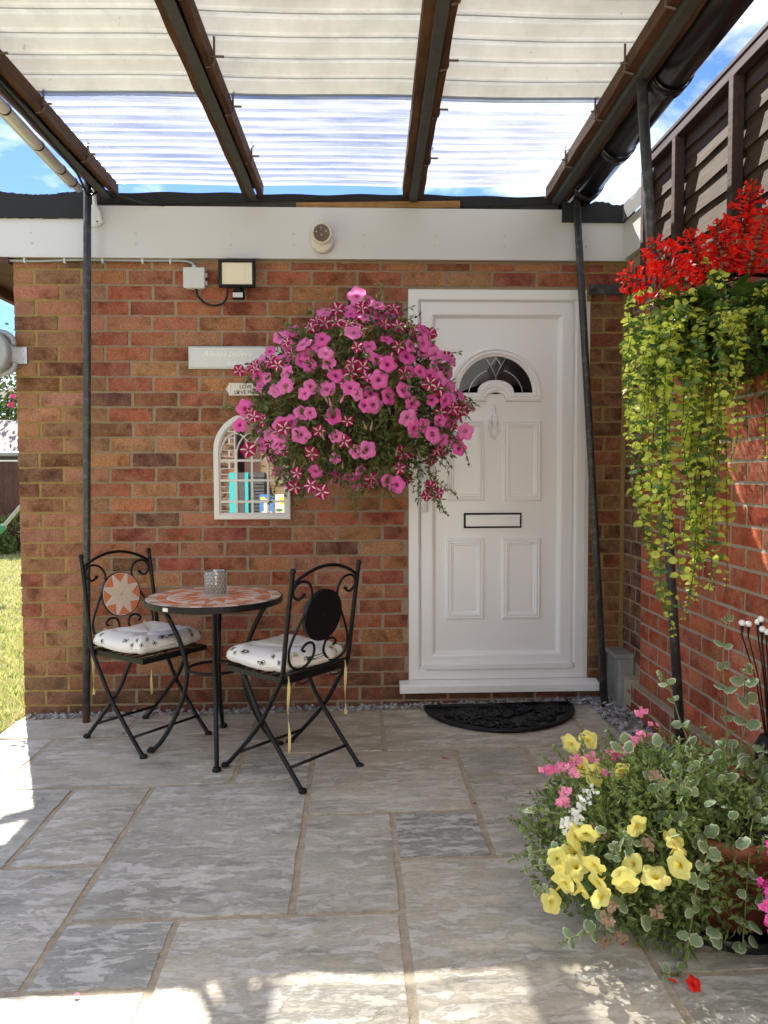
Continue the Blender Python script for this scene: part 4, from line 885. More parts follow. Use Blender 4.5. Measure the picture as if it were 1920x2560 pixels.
def cushion(label, c, u, seed, shift):
    r_ = random.Random(seed); rz = math.atan2(u[1], u[0]); t = thing('cushion', label, 'cushion', (c[0]+u[0]*shift, c[1]+u[1]*shift, gz(c[0])+.437), rz, 'bee print seat cushions')
    A_, H_ = .195, .041; n, k_ = 44, 18
    buttons = [(.075, .075), (-.075, .075), (.075, -.075), (-.075, -.075)]
    def S(a, b):                      # a around 0..2pi, b -pi/2..pi/2
        ca, sa = math.cos(a), math.sin(a); e = .42
        x = math.copysign(abs(ca)**e, ca); y = math.copysign(abs(sa)**e, sa); cb = math.cos(b); rr = abs(cb)**.5
        x *= A_*rr*.97; y *= A_*rr; bulge = 1+.045*math.sin(a*8+1); x *= bulge; y *= bulge
        z = H_*math.copysign(abs(math.sin(b))**.8, b)
        if b > 0:
            for bx, by in buttons: z -= .034*math.exp(-((x-bx)**2+(y-by)**2)/.0011)*(b/1.57)**.5
            z -= .013*(math.exp(-(x-.0)**2/.0004)+math.exp(-(y-.0)**2/.0004)+.6*math.exp(-(abs(x)-.075)**2/.0003)+.6*math.exp(-(abs(y)-.075)**2/.0003))*math.sin(b)
            z += .014*math.sin(b)
        return Vector((x, y, z+H_))
    m_ = MB(); m_.rings([[S(2*math.pi*i/n, -math.pi/2+math.pi*j/k_) for i in range(n)] for j in range(k_+1)]); cu = m_.build('pad', 'cushion', t, True)
    m_ = MB(); m_.tube([S(2*math.pi*i/n, -.05) for i in range(n+1)], .003, 5); m_.build('piping', 'cushion', cu, True)
    m_ = MB()                          # printed bees: body, two wings, legs, laid on the cloth
    def bee(a, b, rot):
        def q_(dx, dy):
            ct, st = math.cos(rot), math.sin(rot); x, y = dx*ct-dy*st, dx*st+dy*ct
            sb = .19*max(.15, math.cos(b)**.5)
            pa, pb = a+x/.2, b+y/.075*1.0
            p0 = S(pa, pb); d1 = S(pa+.01, pb)-p0; d2 = S(pa, pb+.01)-p0; nn_ = d1.cross(d2)
            return p0+(nn_.normalized()*.0012 if nn_.length > 1e-9 else Vector((0, 0, .001)))
        def blob(cx, cy, rx, ry, n=7):
            i = m_.add([q_(cx+rx*math.cos(2*math.pi*k/n), cy+ry*math.sin(2*math.pi*k/n)) for k in range(n)]); m_.face([i+k for k in range(n)])
        def ringb(cx, cy, rx, ry, n=8):
            o = [q_(cx+rx*math.cos(2*math.pi*k/n), cy+ry*math.sin(2*math.pi*k/n)) for k in range(n)]; i_ = [q_(cx+rx*.6*math.cos(2*math.pi*k/n), cy+ry*.6*math.sin(2*math.pi*k/n)) for k in range(n)]
            m_.rings([o, i_])
        ringb(-.008, .001, .006, .009); ringb(.008, .001, .006, .009); blob(0, -.003, .0036, .011)
        for sx in (-1, 1): blob(sx*.010, -.012, .005, .0014, 4)
    for i in range(13):
        for j, b in enumerate((-.55, .25, .62)):
            bee(2*math.pi*(i+.5*(j % 2))/13+r_.uniform(-.06, .06), b+r_.uniform(-.1, .1), r_.uniform(-.6, .6))
    tag(m_.build('bee_print', 'bee', cu), kind='stuff')
    for bx, by in buttons:
        m_ = MB(); m_.lathe([(.006, 0), (.005, .004), (.001, .006)], 8, Matrix.Translation((bx, by, H_*2-.028))); m_.build('button', 'cushion', cu)
    def tie(path):
        m_ = MB(); pp = cat_rom(path, 6); L = []
        for i, p in enumerate(pp): w_ = Vector((math.cos(.5+i*.25), math.sin(.5+i*.25), 0))*.0055; L.append([p-w_, p+w_, p+w_+Vector((.0005, .0005, .0004)), p-w_+Vector((.0005, .0005, .0004))])
        m_.rings(L); m_.build('tie', 'ribbon', t)
    for sy in (1, -1):
        y0 = .155*sy
        tie([(-.15, y0, .04), (-.185, y0*1.05, .03), (-.195, y0*1.06, -.03), (-.19, y0*1.07, -.13), (-.196, y0*1.06, -.22), (-.192, y0*1.05, -.30 if sy > 0 else -.2)])
        tie([(-.15, y0*.95, .045), (-.168, y0*.8, .075), (-.172, y0*.72, .085), (-.155, y0*.66, .07), (-.1, y0*.6, .082)])
    return t
cushion('cream bee print tufted cushion on the chair beside the upright pole', (-.996, -.384), uL, 3, .025)
cushion('cream bee print tufted cushion with loose yellow ties on the chair nearer the door', (-.264, -.813), uR, 4, .045)

# ================================================================== PLANTS
def petunia_mesh(name, mat, seed, Rf=1.0, depth=.75):
    r_ = random.Random(seed); m_ = MB(); nA = 20; prof = [(.05, -depth, .0), (.10, -depth*.55, .05), (.2, -.12, .18), (.62, .06, .6), (1.0, .0, 1.)]
    ph = [r_.uniform(-.22, .22) for _ in range(nA)]; lob = [r_.uniform(.92, 1.05) for _ in range(5)]; ids = []
    for k, (r0, z, vv) in enumerate(prof):
        ring = []
        for j in range(nA):
            a = 2*math.pi*j/nA; pa = (j % 4)/4; lobe = 1-.20*abs(math.cos(math.pi*pa))**3 if k == 4 else 1-(.05*abs(math.cos(math.pi*pa))**3 if k == 3 else 0)
            rr = r0*Rf*(lobe*lob[(j//4) % 5] if k >= 3 else 1); zz = z*Rf+(ph[j]*Rf*.7 if k == 4 else ph[j]*.25*Rf if k == 3 else 0)-(.10*Rf if k == 4 else 0)
            ring.append((rr*math.cos(a), rr*math.sin(a), zz))
        ids.append(m_.add(ring))
    for k in range(len(prof)-1):
        for j in range(nA):
            u0 = (j % 4)/4; u1 = u0+.25; j2 = (j+1) % nA
            m_.face([ids[k]+j, ids[k]+j2, ids[k+1]+j2, ids[k+1]+j], ((u0, prof[k][2]), (u1, prof[k][2]), (u1, prof[k+1][2]), (u0, prof[k+1][2])))
    return m_.mesh(name, mat, True)
PINK = [petunia_mesh('flower', 'petal_pink', 20+k) for k in range(4)]; STAR = [petunia_mesh('flower', 'petal_star', 30+k) for k in range(3)]; YEL = [petunia_mesh('flower', 'petal_yellow', 40+k, depth=.9) for k in range(3)]
def face_rot(d, spin): return (d.to_track_quat('Z', 'Y') @ Euler((0, 0, spin)).to_quaternion()).to_euler()

def pix(p):
    d = np.array(p)-CAM; w = d @ _fw; return 960+FPX*(d @ _r)/w, 1280-FPX*(d @ _u)/w
def petunia_basket():
    c = Vector((-.015, -.44, 1.545)); t = thing('petunia_basket', 'hanging basket overflowing with pink and striped petunias before the door', 'hanging basket', c)
    rx, ry, rz = .485, .33, .35
    m_ = MB(); m_.lathe([(.02, -.27), (.10, -.25), (.17, -.17), (.20, -.06), (.205, .0), (.19, .01), (.01, .015)], 28); m_.build('basket', 'coir', t, True)
    m_ = MB(); m_.tube([(.0, .436, .36), (.0, .436, .0)], .009, 6); m_.tube(cat_rom([(0, .43, .33), (0, .25, .46), (0, .05, .52), (-.0, -.03, .53), (0, -.05, .49), (0, -.045, .42), (0, -.02, .36)], 6), .010, 6); m_.tube(cat_rom([(0, .43, .05), (0, .3, .2), (0, .12, .38)], 6), .006, 6)
    for a in (.3, 2.4, 4.5): m_.tube([(0, -.005, .37), (.2*math.cos(a), .2*math.sin(a), .0)], .0025, 5)
    m_.build('bracket', 'black', t)
    def surf(d): return Vector((d.x*rx, d.y*ry, d.z*rz))
    def clear_of_signs(p):                  # the mound is notched where the two wall signs show
        u_, v_ = pix(c+p); return not ((v_ < 1010 and v_ > 935 and u_ < 640) or (v_ > 850 and v_ < 935 and u_ < 612) or (v_ < 850 and u_ < 640) or (v_ > 1060 and u_ < 660+max(0, (v_-1060))*.25 and v_ > 1130))
    def crown(d):                           # the mound is peaked to the top and ragged below
        k = 1.0
        if d.z > .55: k += .35*max(0, 1-abs(d.x-.12)*2.2)*(d.z-.55)/.45
        if d.z < -.4: k += .06*math.sin(d.x*9)
        return k*(1+.10*math.sin(d.x*7+d.z*5)*math.cos(d.z*6+2)+.07*math.sin(d.x*13+1.3)*math.sin(d.z*11+.4))
    m_ = MB()
    for k in range(9500):
        d = rvec()
        if d.y > .75: continue
        f = crown(d)*(rnd(.55, 1.03) if rng.random() < .7 else rnd(.85, 1.1)); p = surf(d)*f
        if d.x > .3 and d.z < .3: p.x *= 1.04
        if not clear_of_signs(p): continue
        g_ = (d*.7+rvec()*.9+Vector((0, 0, -.2))).normalized(); m_.leaf2(p, g_, rvec(), rnd(.026, .05), rnd(.010, .019), .2)
    for k in range(150):                   # sprays that stand off the mound
        d = rvec()
        if d.y > .6: continue
        if not clear_of_signs(surf(d)*crown(d)*1.1): continue
        p = surf(d)*crown(d)*.9; g_ = (d+rvec()*.5).normalized(); pth = [p]
        for s_ in range(6): g_ = (g_+Vector((0, 0, -.16))+rvec()*.18).normalized(); pth.append(pth[-1]+g_*rnd(.018, .03))
        m_.tube(pth, .0014, 4, cap=False)
        for s_ in range(1, 7):
            for z_ in range(3): m_.leaf2(pth[s_], (g_+rvec()*1.1).normalized(), rvec(), rnd(.016, .034), rnd(.006, .012), .2)
    # trailing stems lower right and lower left
    for x, y, z, gx in ((.42, -.14, -.12, .5), (.33, -.12, -.28, .2), (.30, -.15, -.26, .05), (-.28, -.15, -.28, -.2), (.0, -.22, -.3, .0), (.36, -.1, -.3, .05), (.38, -.12, -.28, .02), (.34, -.14, -.33, .06)):
        p = Vector((x, y, z)); g_ = Vector((gx, -.1, -.3)).normalized(); pth = [p]
        for s_ in range(9): g_ = (g_+Vector((0, 0, -.05))+rvec()*.22).normalized(); pth.append(pth[-1]+g_*.022)
        m_.tube(pth, .0015, 4, cap=False)
        for s_ in range(1, 10):
            for z_ in range(4): m_.leaf2(pth[s_], (g_*.3+rvec()).normalized(), rvec(), rnd(.014, .03), rnd(.006, .011), .2)
    tag(m_.build('foliage', 'petunia_leaf', t), kind='stuff')
    pts = []; tries = 0
    while len(pts) < 265 and tries < 9000:
        tries += 1; d = rvec()
        if d.y > .45: continue
        w = .95 if d.z > .2 else (.75 if d.z > -.4 else .45)
        if d.x < -.35: w = min(1, w+.22)
        if rng.random() > w: continue
        p = surf(d)*crown(d)*rnd(1.0, 1.10)
        if d.x > .3 and d.z < .3: p.x *= 1.05
        if not clear_of_signs(p): continue
        if any((p-q_).length < .039 for q_, _ in pts): continue
        pts.append((p, d))
    extra = [(-.06, -.08, .46), (.05, -.1, .47), (.03, -.08, .52), (.085, -.06, .51), (.11, -.08, .46), (.04, -.12, .42), (.13, -.1, .41), (.25, -.06, .38), (-.36, -.1, .24), (-.31, -.12, .30), (-.495, -.12, .15), (-.50, -.1, -.09), (-.46, -.12, -.2), (.50, -.1, -.02), (.52, -.1, -.12), (.49, -.12, -.2), (.36, -.15, -.37), (.39, -.15, -.40), (.34, -.15, -.41), (-.18, -.2, -.36), (-.13, -.2, -.39), (-.24, -.2, -.31), (.20, -.2, -.36), (.16, -.2, -.34)]
    for e_ in extra: e_ = (e_[0], e_[1], e_[2]-(.03 if e_[2] > .3 else 0)); pts.append((Vector(e_), (Vector(e_)+Vector((0, -.5, 0))).normalized()))
    for p, d in pts:
        star_ = rng.random() < (.45 if (d.x < -.45 or d.z < -.35 or d.z > .75) else .26)
        nrm = (d*.75+Vector((0, -.62, .10))+rvec()*.5).normalized(); s_ = rnd(.030, .046) if not star_ else rnd(.028, .042)
        put('flower', rng.choice(STAR if star_ else PINK), t, p, face_rot(nrm, rnd(0, 6.28)), (s_, s_*rnd(.85, 1.05), s_))
    for k in range(26):                   # closed and wilting blooms
        d = rvec()
        if d.y > .2: d.y = -d.y
        if d.z > .3: d.z = -d.z
        p = surf(d)*crown(d)*1.06; m_ = MB(); g_ = Vector((rnd(-.5, .5), -.2, -1)).normalized()
        m_.tube([p, p+g_*.018, p+g_*.034, p+g_*.046], [.0025, .0035, .007, .001], 6); m_.build('bud', 'faded' if k % 3 else 'pinkflower', t, True)
petunia_basket()

def leaf_mesh(name, mat, seed, n=14, serr=.06, aspect=.8, cup=.18):      # broad leaf with toothed edge; uv.y = distance from midrib
    r_ = random.Random(seed); m_ = MB(); inner = []; outer = []
    for k in range(n+1):
        f = k/n; a = math.pi*2*f; x = .5-.5*math.cos(a); y = aspect*.5*math.sin(a)*(1.12-.35*x)
        tooth = 1+serr*(1 if k % 2 else -1); outer.append((x*1.0+(tooth-1)*.3*(x-.5), y*tooth, -cup*.25*(2*abs(y))**2-.12*x*x+r_.uniform(-.012, .012))); inner.append((.5+(x-.5)*.6, y*.55, .03-.1*x*x*.5))
    o = m_.add(outer); i = m_.add(inner); c = m_.add([(.5, 0, .0)])
    for k in range(n):
        m_.face([o+k, o+k+1, i+k+1, i+k], ((0, 1), (0, 1), (0, .55), (0, .55))); m_.face([i+k, i+k+1, c], ((0, .55), (0, .55), (0, 0)))
    return m_.mesh(name, mat, True)
BIGLEAF = [leaf_mesh('leaf', 'salvia_leaf', 60+k, serr=.04) for k in range(3)]
VLEAF = [leaf_mesh('leaf', 'varieg', 70+k, n=16, serr=.11, aspect=(.7, .86, .95, .8, .75)[k], cup=.7) for k in range(5)]
def leaf_rot(d, nrm):
    d = d.normalized(); y = nrm.cross(d)
    if y.length < 1e-4: y = d.orthogonal()
    y.normalize(); z = d.cross(y); return Matrix((d, y, z)).transposed().to_euler()

def right_basket():
    c = Vector((1.235, -1.47, 1.69)); t = thing('salvia_basket', 'hanging basket of red salvia with long trailing lime vines on the garden wall', 'hanging basket', c)
    m_ = MB(); m_.lathe([(.03, -.14), (.10, -.13), (.14, -.08), (.155, 0), (.14, .01), (.01, .02)], 26); m_.build('basket', 'coir', t, True)
    m_ = MB(); m_.tube([(.243, 0, .18), (.243, 0, -.2)], .008, 6); m_.tube(cat_rom([(.243, 0, .16), (.15, 0, .2), (.02, 0, .2), (.0, 0, .17)], 6), .007, 6); m_.tube([(0, 0, .17), (0, -.16, 0)], .0025, 5); m_.tube([(0, 0, .17), (0, .16, 0)], .0025, 5); m_.build('bracket', 'black', t)
    def strand(p, g_, length, spread):
        m_ = MB(); pth = [p]; n = int(length/.023); lime = rng.random(); size = rnd(.8, 1.15)
        sway = Vector((rnd(-1, 1), rnd(-1, 1), 0))*.015
        for k in range(n):
            g_ = (g_+Vector((0, 0, -.22))+Vector((rnd(-1, 1), rnd(-1, 1), 0))*.08+sway*.3).normalized()
            if k > n-5: g_ = (g_+Vector((-.09*spread, 0, .14))).normalized()
            q_ = pth[-1]+g_*.023; u_, v_ = pix(c+q_)
            lim = 1572 if v_ < 1180 else 1572+(v_-1180)*.28
            if u_ < lim: q_.x += min(.012, (lim-u_)*.0013)
            if v_ > 1200 and u_ > 1880-(v_-1200)*.2: q_.x -= .008
            if c.x+q_.x > 1.385: q_.x = 1.385-c.x
            pth.append(q_)
        m_.tube(pth, .0016, 4, cap=False)
        for k in range(1, len(pth)):
            if rng.random() < .12: continue
            a0 = k*1.45; m_.cur = 1 if rng.random() < .3+.6*min(1, k/14)*lime+.15 else 0
            for s_ in (0, 1):
                if rng.random() < .1: continue
                side = Vector((math.cos(a0+math.pi*s_+rnd(-.6, .6)), math.sin(a0+math.pi*s_+rnd(-.6, .6)), rnd(-.5, .35))); L = rnd(.017, .034)*size*(1 if k < len(pth)-4 else .6)
                m_.leaf(pth[k], side, Vector((side.x*.35, side.y*.35-.55, .7))+rvec()*.9, L, L*rnd(.75, 1.1), rnd(.05, .3), rnd(-.05, .3))
        m_.build('trailing_stem', ['vine_leaf', 'vine_lime'], t)
    for k in range(92):
        a = rnd(0, 6.28) if k < 52 else rnd(3.5, 5.9); r_ = rnd(.10, .18); p = Vector((r_*math.cos(a), r_*math.sin(a), rnd(-.02, .05)))
        out = Vector((math.cos(a), math.sin(a), 0))*rnd(.1, .5)+Vector((0, 0, rnd(.1, .5)))
        strand(p, out.normalized(), rnd(.2, .62), 1 if math.cos(a) < 0 else -.5)
    for k in range(36):
        dx = rnd(-.15, -.06) if k % 2 else rnd(-.03, .05)
        strand(Vector((dx, rnd(-.07, .07), .02)), Vector((-.1, -.12, .2)).normalized(), rnd(.75, 1.22), .6)
    m_ = MB()
    for k in range(420):
        d = rvec(); p = Vector((d.x*.22, d.y*.2, .0+d.z*.09))
        if c.x+p.x > 1.38: continue
        L = rnd(.02, .034); m_.leaf(p, (d+rvec()*.8), Vector((0, -.6, .7))+rvec()*.8, L, L*1.05, .12, .12)
    tag(m_.build('vine_mound', 'vine_leaf', t), kind='stuff')
    m_ = MB()
    for k in range(1100):
        d = rvec(); p = Vector((d.x*.2, d.y*.2, d.z*.13)); m_.leaf2(p, (d+rvec()).normalized(), rvec(), rnd(.025, .05), rnd(.015, .028))
    tag(m_.build('foliage', 'salvia_leaf', t), kind='stuff')
    for k in range(60):
        d = rvec(); d.z = abs(d.z)*.6; p = Vector((d.x*.23, d.y*.21, .06+d.z*.16)); s_ = rnd(.045, .085); g_ = (Vector((d.x, d.y, rnd(-.2, .4)))+rvec()*.4)
        put('leaf', rng.choice(BIGLEAF), t, p, leaf_rot(g_, Vector((0, -.2, 1))+rvec()*.5), (s_, s_, s_))
    # red flower spikes, tips taken from the photo
    tips = [(1553, 690), (1622, 605), (1722, 580), (1798, 552), (1878, 460), (1678, 672), (1845, 620), (1908, 560), (1752, 668)]
    for k, (u_, v_) in enumerate(tips):
        tip = W(u_, v_, -1.47+rnd(-.1, .12))-c; base = Vector((tip.x*.42+.02, tip.y*.4, .08+rnd(0, .05))); mid = base.lerp(tip, .5)+Vector((-.01, 0, .025))
        pth = cat_rom([base, mid, tip], 10); L = sum((pth[i+1]-pth[i]).length for i in range(len(pth)-1)); m_ = MB()
        m_.tube(pth, .0028, 5, cap=False); m_.cur = 1; fl_len = min(.23, L*.72); n = int(fl_len/.017)
        for q_ in range(n):
            f = 1-(q_/n)*(fl_len/L); i = min(len(pth)-2, int(f*(len(pth)-1))); p = pth[i].lerp(pth[i+1], f*(len(pth)-1)-i); ax_ = (pth[i+1]-pth[i]).normalized()
            grow = min(1, .35+q_/n*1.4)
            for w_ in range(4):
                a = w_*1.57+q_*.8+rnd(-.3, .3); sd = ax_.orthogonal().normalized(); sd = (Matrix.Rotation(a, 3, ax_) @ sd); g_ = (sd+ax_*.35+Vector((0, 0, -.1))+rvec()*.2).normalized(); Lf = rnd(.032, .055)*grow
                m_.cur = 2; m_.tube([p, p+g_*Lf*.35, p+g_*Lf*.45], [.002, .005*grow, .004*grow], 5, cap=False)
                m_.cur = 1; e_ = p+g_*Lf; m_.tube([p+g_*Lf*.3, p+g_*Lf*.8, e_], [.003*grow, .0042*grow, .0055*grow], 5, cap=False)
                up = ax_; m_.leaf2(e_-g_*.004, (g_+up*.5).normalized(), sd, Lf*.6, Lf*.45); m_.leaf2(e_-g_*.004, (g_-up*.7).normalized(), sd, Lf*.65, Lf*.5)
        m_.build('flower_spike', ['stem', 'red', 'dark_red'], t)
right_basket()

def planter():
    c = Vector((1.02, -1.99, gz(1.02))); t = thing('flower_planter', 'terracotta planter spilling yellow petunias, pink nemesia and variegated trailing leaves', 'planter', c)
    m_ = MB(); m_.lathe([(.135, .03), (.15, .035), (.185, .24), (.2, .245), (.205, .285), (.192, .287), (.185, .262), (.01, .262)], 36); pot_ = m_.build('pot', ['terracotta_pot'], t, True)
    m_ = MB(); m_.lathe([(.17, 0), (.19, .004), (.20, .035), (.194, .037), (.185, .01), (.01, .01)], 36); m_.build('saucer', 'pot_black', t, True)
    m_ = MB(); m_.lathe([(.183, .2625), (.1, .275), (.001, .28)], 20, cap=False); m_.build('soil', 'soil', pot_)
    # mound of fine foliage leaning to the camera's left
    def mound(): 
        d = rvec(); f = rnd(.45, 1.02)
        p = Vector((-.16+d.x*.38*f, .02+d.y*.27*f, .20+d.z*.26*f)); 
        if p.z < .012: p.z = rnd(.012, .05)
        return p, d
    m_ = MB()
    for k in range(13000):
        p, d = mound()
        if p.z < .27 and p.x > -.02 and p.y < .05: continue
        m_.leaf2(p, (d*.6+rvec()+Vector((0, 0, .35))).normalized(), rvec(), rnd(.014, .036), rnd(.006, .015), .2)
    for k in range(300):                     # upright feathery shoots
        p, d = mound(); 
        if d.z < -.1: continue
        g_ = (d*.6+Vector((0, 0, .8))+rvec()*.4).normalized(); pth = [p]
        for s_ in range(5): g_ = (g_+rvec()*.2).normalized(); pth.append(pth[-1]+g_*.016)
        m_.tube(pth, .0013, 4, cap=False)
        for s_ in range(1, 6):
            for z_ in range(5): m_.leaf2(pth[s_], (g_*.5+rvec()).normalized(), rvec(), rnd(.010, .02), rnd(.004, .007), .2)
    for k in range(1500):
        a = rnd(2.6, 4.0); z = rnd(.02, .34); rr = .19+rnd(.0, .09)*(1.2-z*2)+.02
        m_.leaf2(Vector((rr*math.cos(a), rr*math.sin(a), z)), (Vector((math.cos(a), math.sin(a), -.5))+rvec()*.9).normalized(), rvec(), rnd(.014, .034), rnd(.007, .015), .2)
    tag(m_.build('foliage', 'bush_leaf', t), kind='stuff')
    def at(u_, v_, y): return W(u_, v_, y)-c
    # yellow petunias where the photo shows them
    ylw = [(1425, 1862, -1.86), (1472, 1848, -1.85, ), (1450, 1918, -1.95), (1490, 1935, -1.98), (1552, 1930, -1.98), (1465, 2090, -2.14), (1445, 2090, -2.12), (1596, 2068, -2.18), (1392, 2145, -2.14), (1400, 2180, -2.18), (1412, 2205, -2.18), (1435, 2130, -2.12), (1440, 2165, -2.16), (1380, 2255, -2.18), (1410, 2210, -2.22), (1482, 2165, -2.24), (1495, 2210, -2.27), (1500, 2240, -2.26), (1560, 2190, -2.26), (1567, 2212, -2.28), (1580, 2160, -2.22), (1693, 2115, -2.24), (1697, 2165, -2.28), (1640, 2190, -2.27), (1680, 2100, -2.2), (1455, 2220, -2.24)]
    for k, a in enumerate(ylw):
        p = at(*a); nrm = (Vector((p.x+.15, -1.0, .35))*.8+rvec()*1.0).normalized(); s_ = rnd(.029, .037)
        put('flower', YEL[k % 3], t, p, face_rot(nrm, rnd(0, 6.28)), (s_, s_, s_))
    def cluster(p, mat, n, spr, r0):
        m_ = MB()
        for k in range(n):
            q_ = p+Vector((rnd(-spr, spr), rnd(-spr, spr), rnd(-spr, spr)*.6)); nr = (Vector((0, -.8, .5))+rvec()*.6).normalized(); sd = nr.orthogonal().normalized()
            for w_ in range(4): m_.leaf(q_, Matrix.Rotation(w_*1.57+rnd(-.2, .2), 3, nr) @ sd, nr, r0*rnd(.8, 1.2), r0*.95, .1, .1)
        m_.build('flower_cluster', mat, t)
    for u_, v_, y, n in ((1605, 1780, -1.86, 12), (1635, 1818, -1.9, 3), (1610, 1840, -1.88, 26), (1588, 1850, -1.9, 14), (1575, 1868, -1.92, 8), (1545, 1878, -1.93, 10), (1530, 1885, -1.93, 8), (1520, 1893, -1.93, 6), (1475, 1892, -1.95, 8), (1450, 1898, -1.95, 6), (1435, 1905, -1.95, 6), (1405, 1915, -1.98, 8), (1380, 1921, -1.98, 7), (1362, 1925, -1.98, 5), (1430, 1930, -2.0, 8), (1414, 1985, -2.05, 9), (1406, 2005, -2.05, 6), (1520, 1930, -2.0, 4)):
        cluster(at(u_, v_, y), 'pinkflower', n, .016, .0095)
        p = at(u_, v_, y); m_ = MB(); m_.tube(cat_rom([(-.18+p.x*.25, p.y*.5, .28), (p.x*.75, p.y*.9, p.z*.85+.03), p], 6), .0013, 4); m_.build('flower_stem', 'stem', t)
    for u_, v_, y, n in ((1480, 1978, -2.04, 14), (1455, 2005, -2.07, 16), (1445, 2030, -2.09, 16), (1425, 2055, -2.1, 16), (1415, 2070, -2.1, 12), (1440, 2045, -2.1, 12)): cluster(at(u_, v_, y), 'whiteflower', n, .018, .007)
    for u_, v_, y in ((1490, 2070, -2.12), (1500, 2090, -2.13), (1640, 1940, -2.1), (1620, 2110, -2.2), (1640, 2280, -2.27), (1530, 2260, -2.25), (1520, 2295, -2.26), (1560, 2345, -2.24), (1510, 2350, -2.22)): cluster(at(u_, v_, y), 'faded', 8, .014, .01)
    # variegated trailing stems: upright ones by the wall, creeping ones over the front
    def vstem(pts, s0, n, lift=.4):
        m_ = MB(); pp = cat_rom(pts, 8); m_.tube(pp, .0022, 5, cap=False); m_.build('stem', 'stem', t, True)
        for k in range(n):
            i = int((k+.5)/n*(len(pp)-1)); p = pp[i]; d = (pp[min(i+1, len(pp)-1)]-pp[max(i-1, 0)]).normalized(); sd = d.orthogonal().normalized(); sd = Matrix.Rotation(k*1.57+rnd(-.3, .3), 3, d) @ sd
            for s_ in (1, -1):
                z = s0*rnd(.75, 1.15)*(1-.35*k/n); g_ = (sd*s_+d*.25+Vector((0, -.15, lift*.3))).normalized()
                put('leaf', rng.choice(VLEAF), t, p, leaf_rot(g_, Vector((0, -.75, .65))+rvec()*.45), (z, z, z))
    A_ = lambda u_, v_, y: at(u_, v_, y)
    vstem([A_(1740, 1900, -1.95), A_(1700, 1800, -1.9), A_(1670, 1710, -1.88), A_(1645, 1690, -1.88)], .034, 5)
    vstem([A_(1820, 1950, -1.95), A_(1815, 1800, -1.9), A_(1808, 1650, -1.9), A_(1818, 1530, -1.92)], .042, 7)
    vstem([A_(1840, 1900, -1.92), A_(1870, 1780, -1.9), A_(1860, 1690, -1.9), A_(1870, 1670, -1.9)], .045, 6)
    vstem([A_(1860, 2100, -2.05), A_(1895, 1960, -2.0), A_(1910, 1860, -1.98)], .05, 6)
    vstem([A_(1790, 2050, -2.05), A_(1810, 1960, -2.05), A_(1780, 1880, -2.0)], .048, 6)
    vstem([A_(1700, 2100, -2.12), A_(1660, 1990, -2.1), A_(1640, 1950, -2.08)], .045, 5)
    vstem([A_(1720, 2000, -2.1), A_(1690, 1930, -2.05), A_(1620, 1960, -2.05)], .045, 5)
    vstem([A_(1760, 2080, -2.16), A_(1770, 2130, -2.24), A_(1745, 2200, -2.26), A_(1735, 2260, -2.26)], .04, 5)
    vstem([A_(1735, 2250, -2.26), A_(1725, 2330, -2.24), A_(1710, 2410, -2.23), A_(1690, 2436, -2.24), A_(1650, 2432, -2.25)], .032, 5, 0)
    vstem([A_(1905, 1970, -2.0), A_(1880, 2060, -2.15), A_(1870, 2180, -2.2), A_(1862, 2290, -2.2), A_(1855, 2390, -2.2)], .033, 7)
    vstem([A_(1560, 2230, -2.2), A_(1500, 2320, -2.2), A_(1440, 2340, -2.2), A_(1400, 2360, -2.19)], .035, 6)
    vstem([A_(1580, 2120, -2.18), A_(1540, 2110, -2.19), A_(1530, 2150, -2.2)], .036, 4)
    vstem([A_(1400, 2120, -2.12), A_(1340, 2130, -2.1), A_(1300, 2140, -2.08), A_(1270, 2155, -2.08)], .018, 6)
    vstem([A_(1400, 2160, -2.14), A_(1340, 2165, -2.12), A_(1300, 2180, -2.11)], .018, 6)
    vstem([A_(1420, 2040, -2.06), A_(1370, 2030, -2.03), A_(1320, 2022, -2.02)], .017, 3)
    vstem([A_(1370, 2220, -2.17), A_(1345, 2230, -2.17), A_(1330, 2200, -2.15)], .018, 5)
    for k in range(150):
        p, d = mound()
        if k % 3 == 0 and d.x < 0: d.x = -d.x
        if d.y > .35 or d.z < -.75: continue
        f = 1.02; p = Vector((-.16+d.x*.38*f, .02+d.y*.27*f, max(.02, .20+d.z*.26*f)))
        if p.x < -.3 and rng.random() < .6: continue
        if p.z < .24 and p.x > .0: continue
        z = rnd(.02, .042); put('leaf', rng.choice(VLEAF), t, p, leaf_rot((d+rvec()*.6), Vector((0, -.6, .8))+rvec()*.4), (z, z, z))
planter()

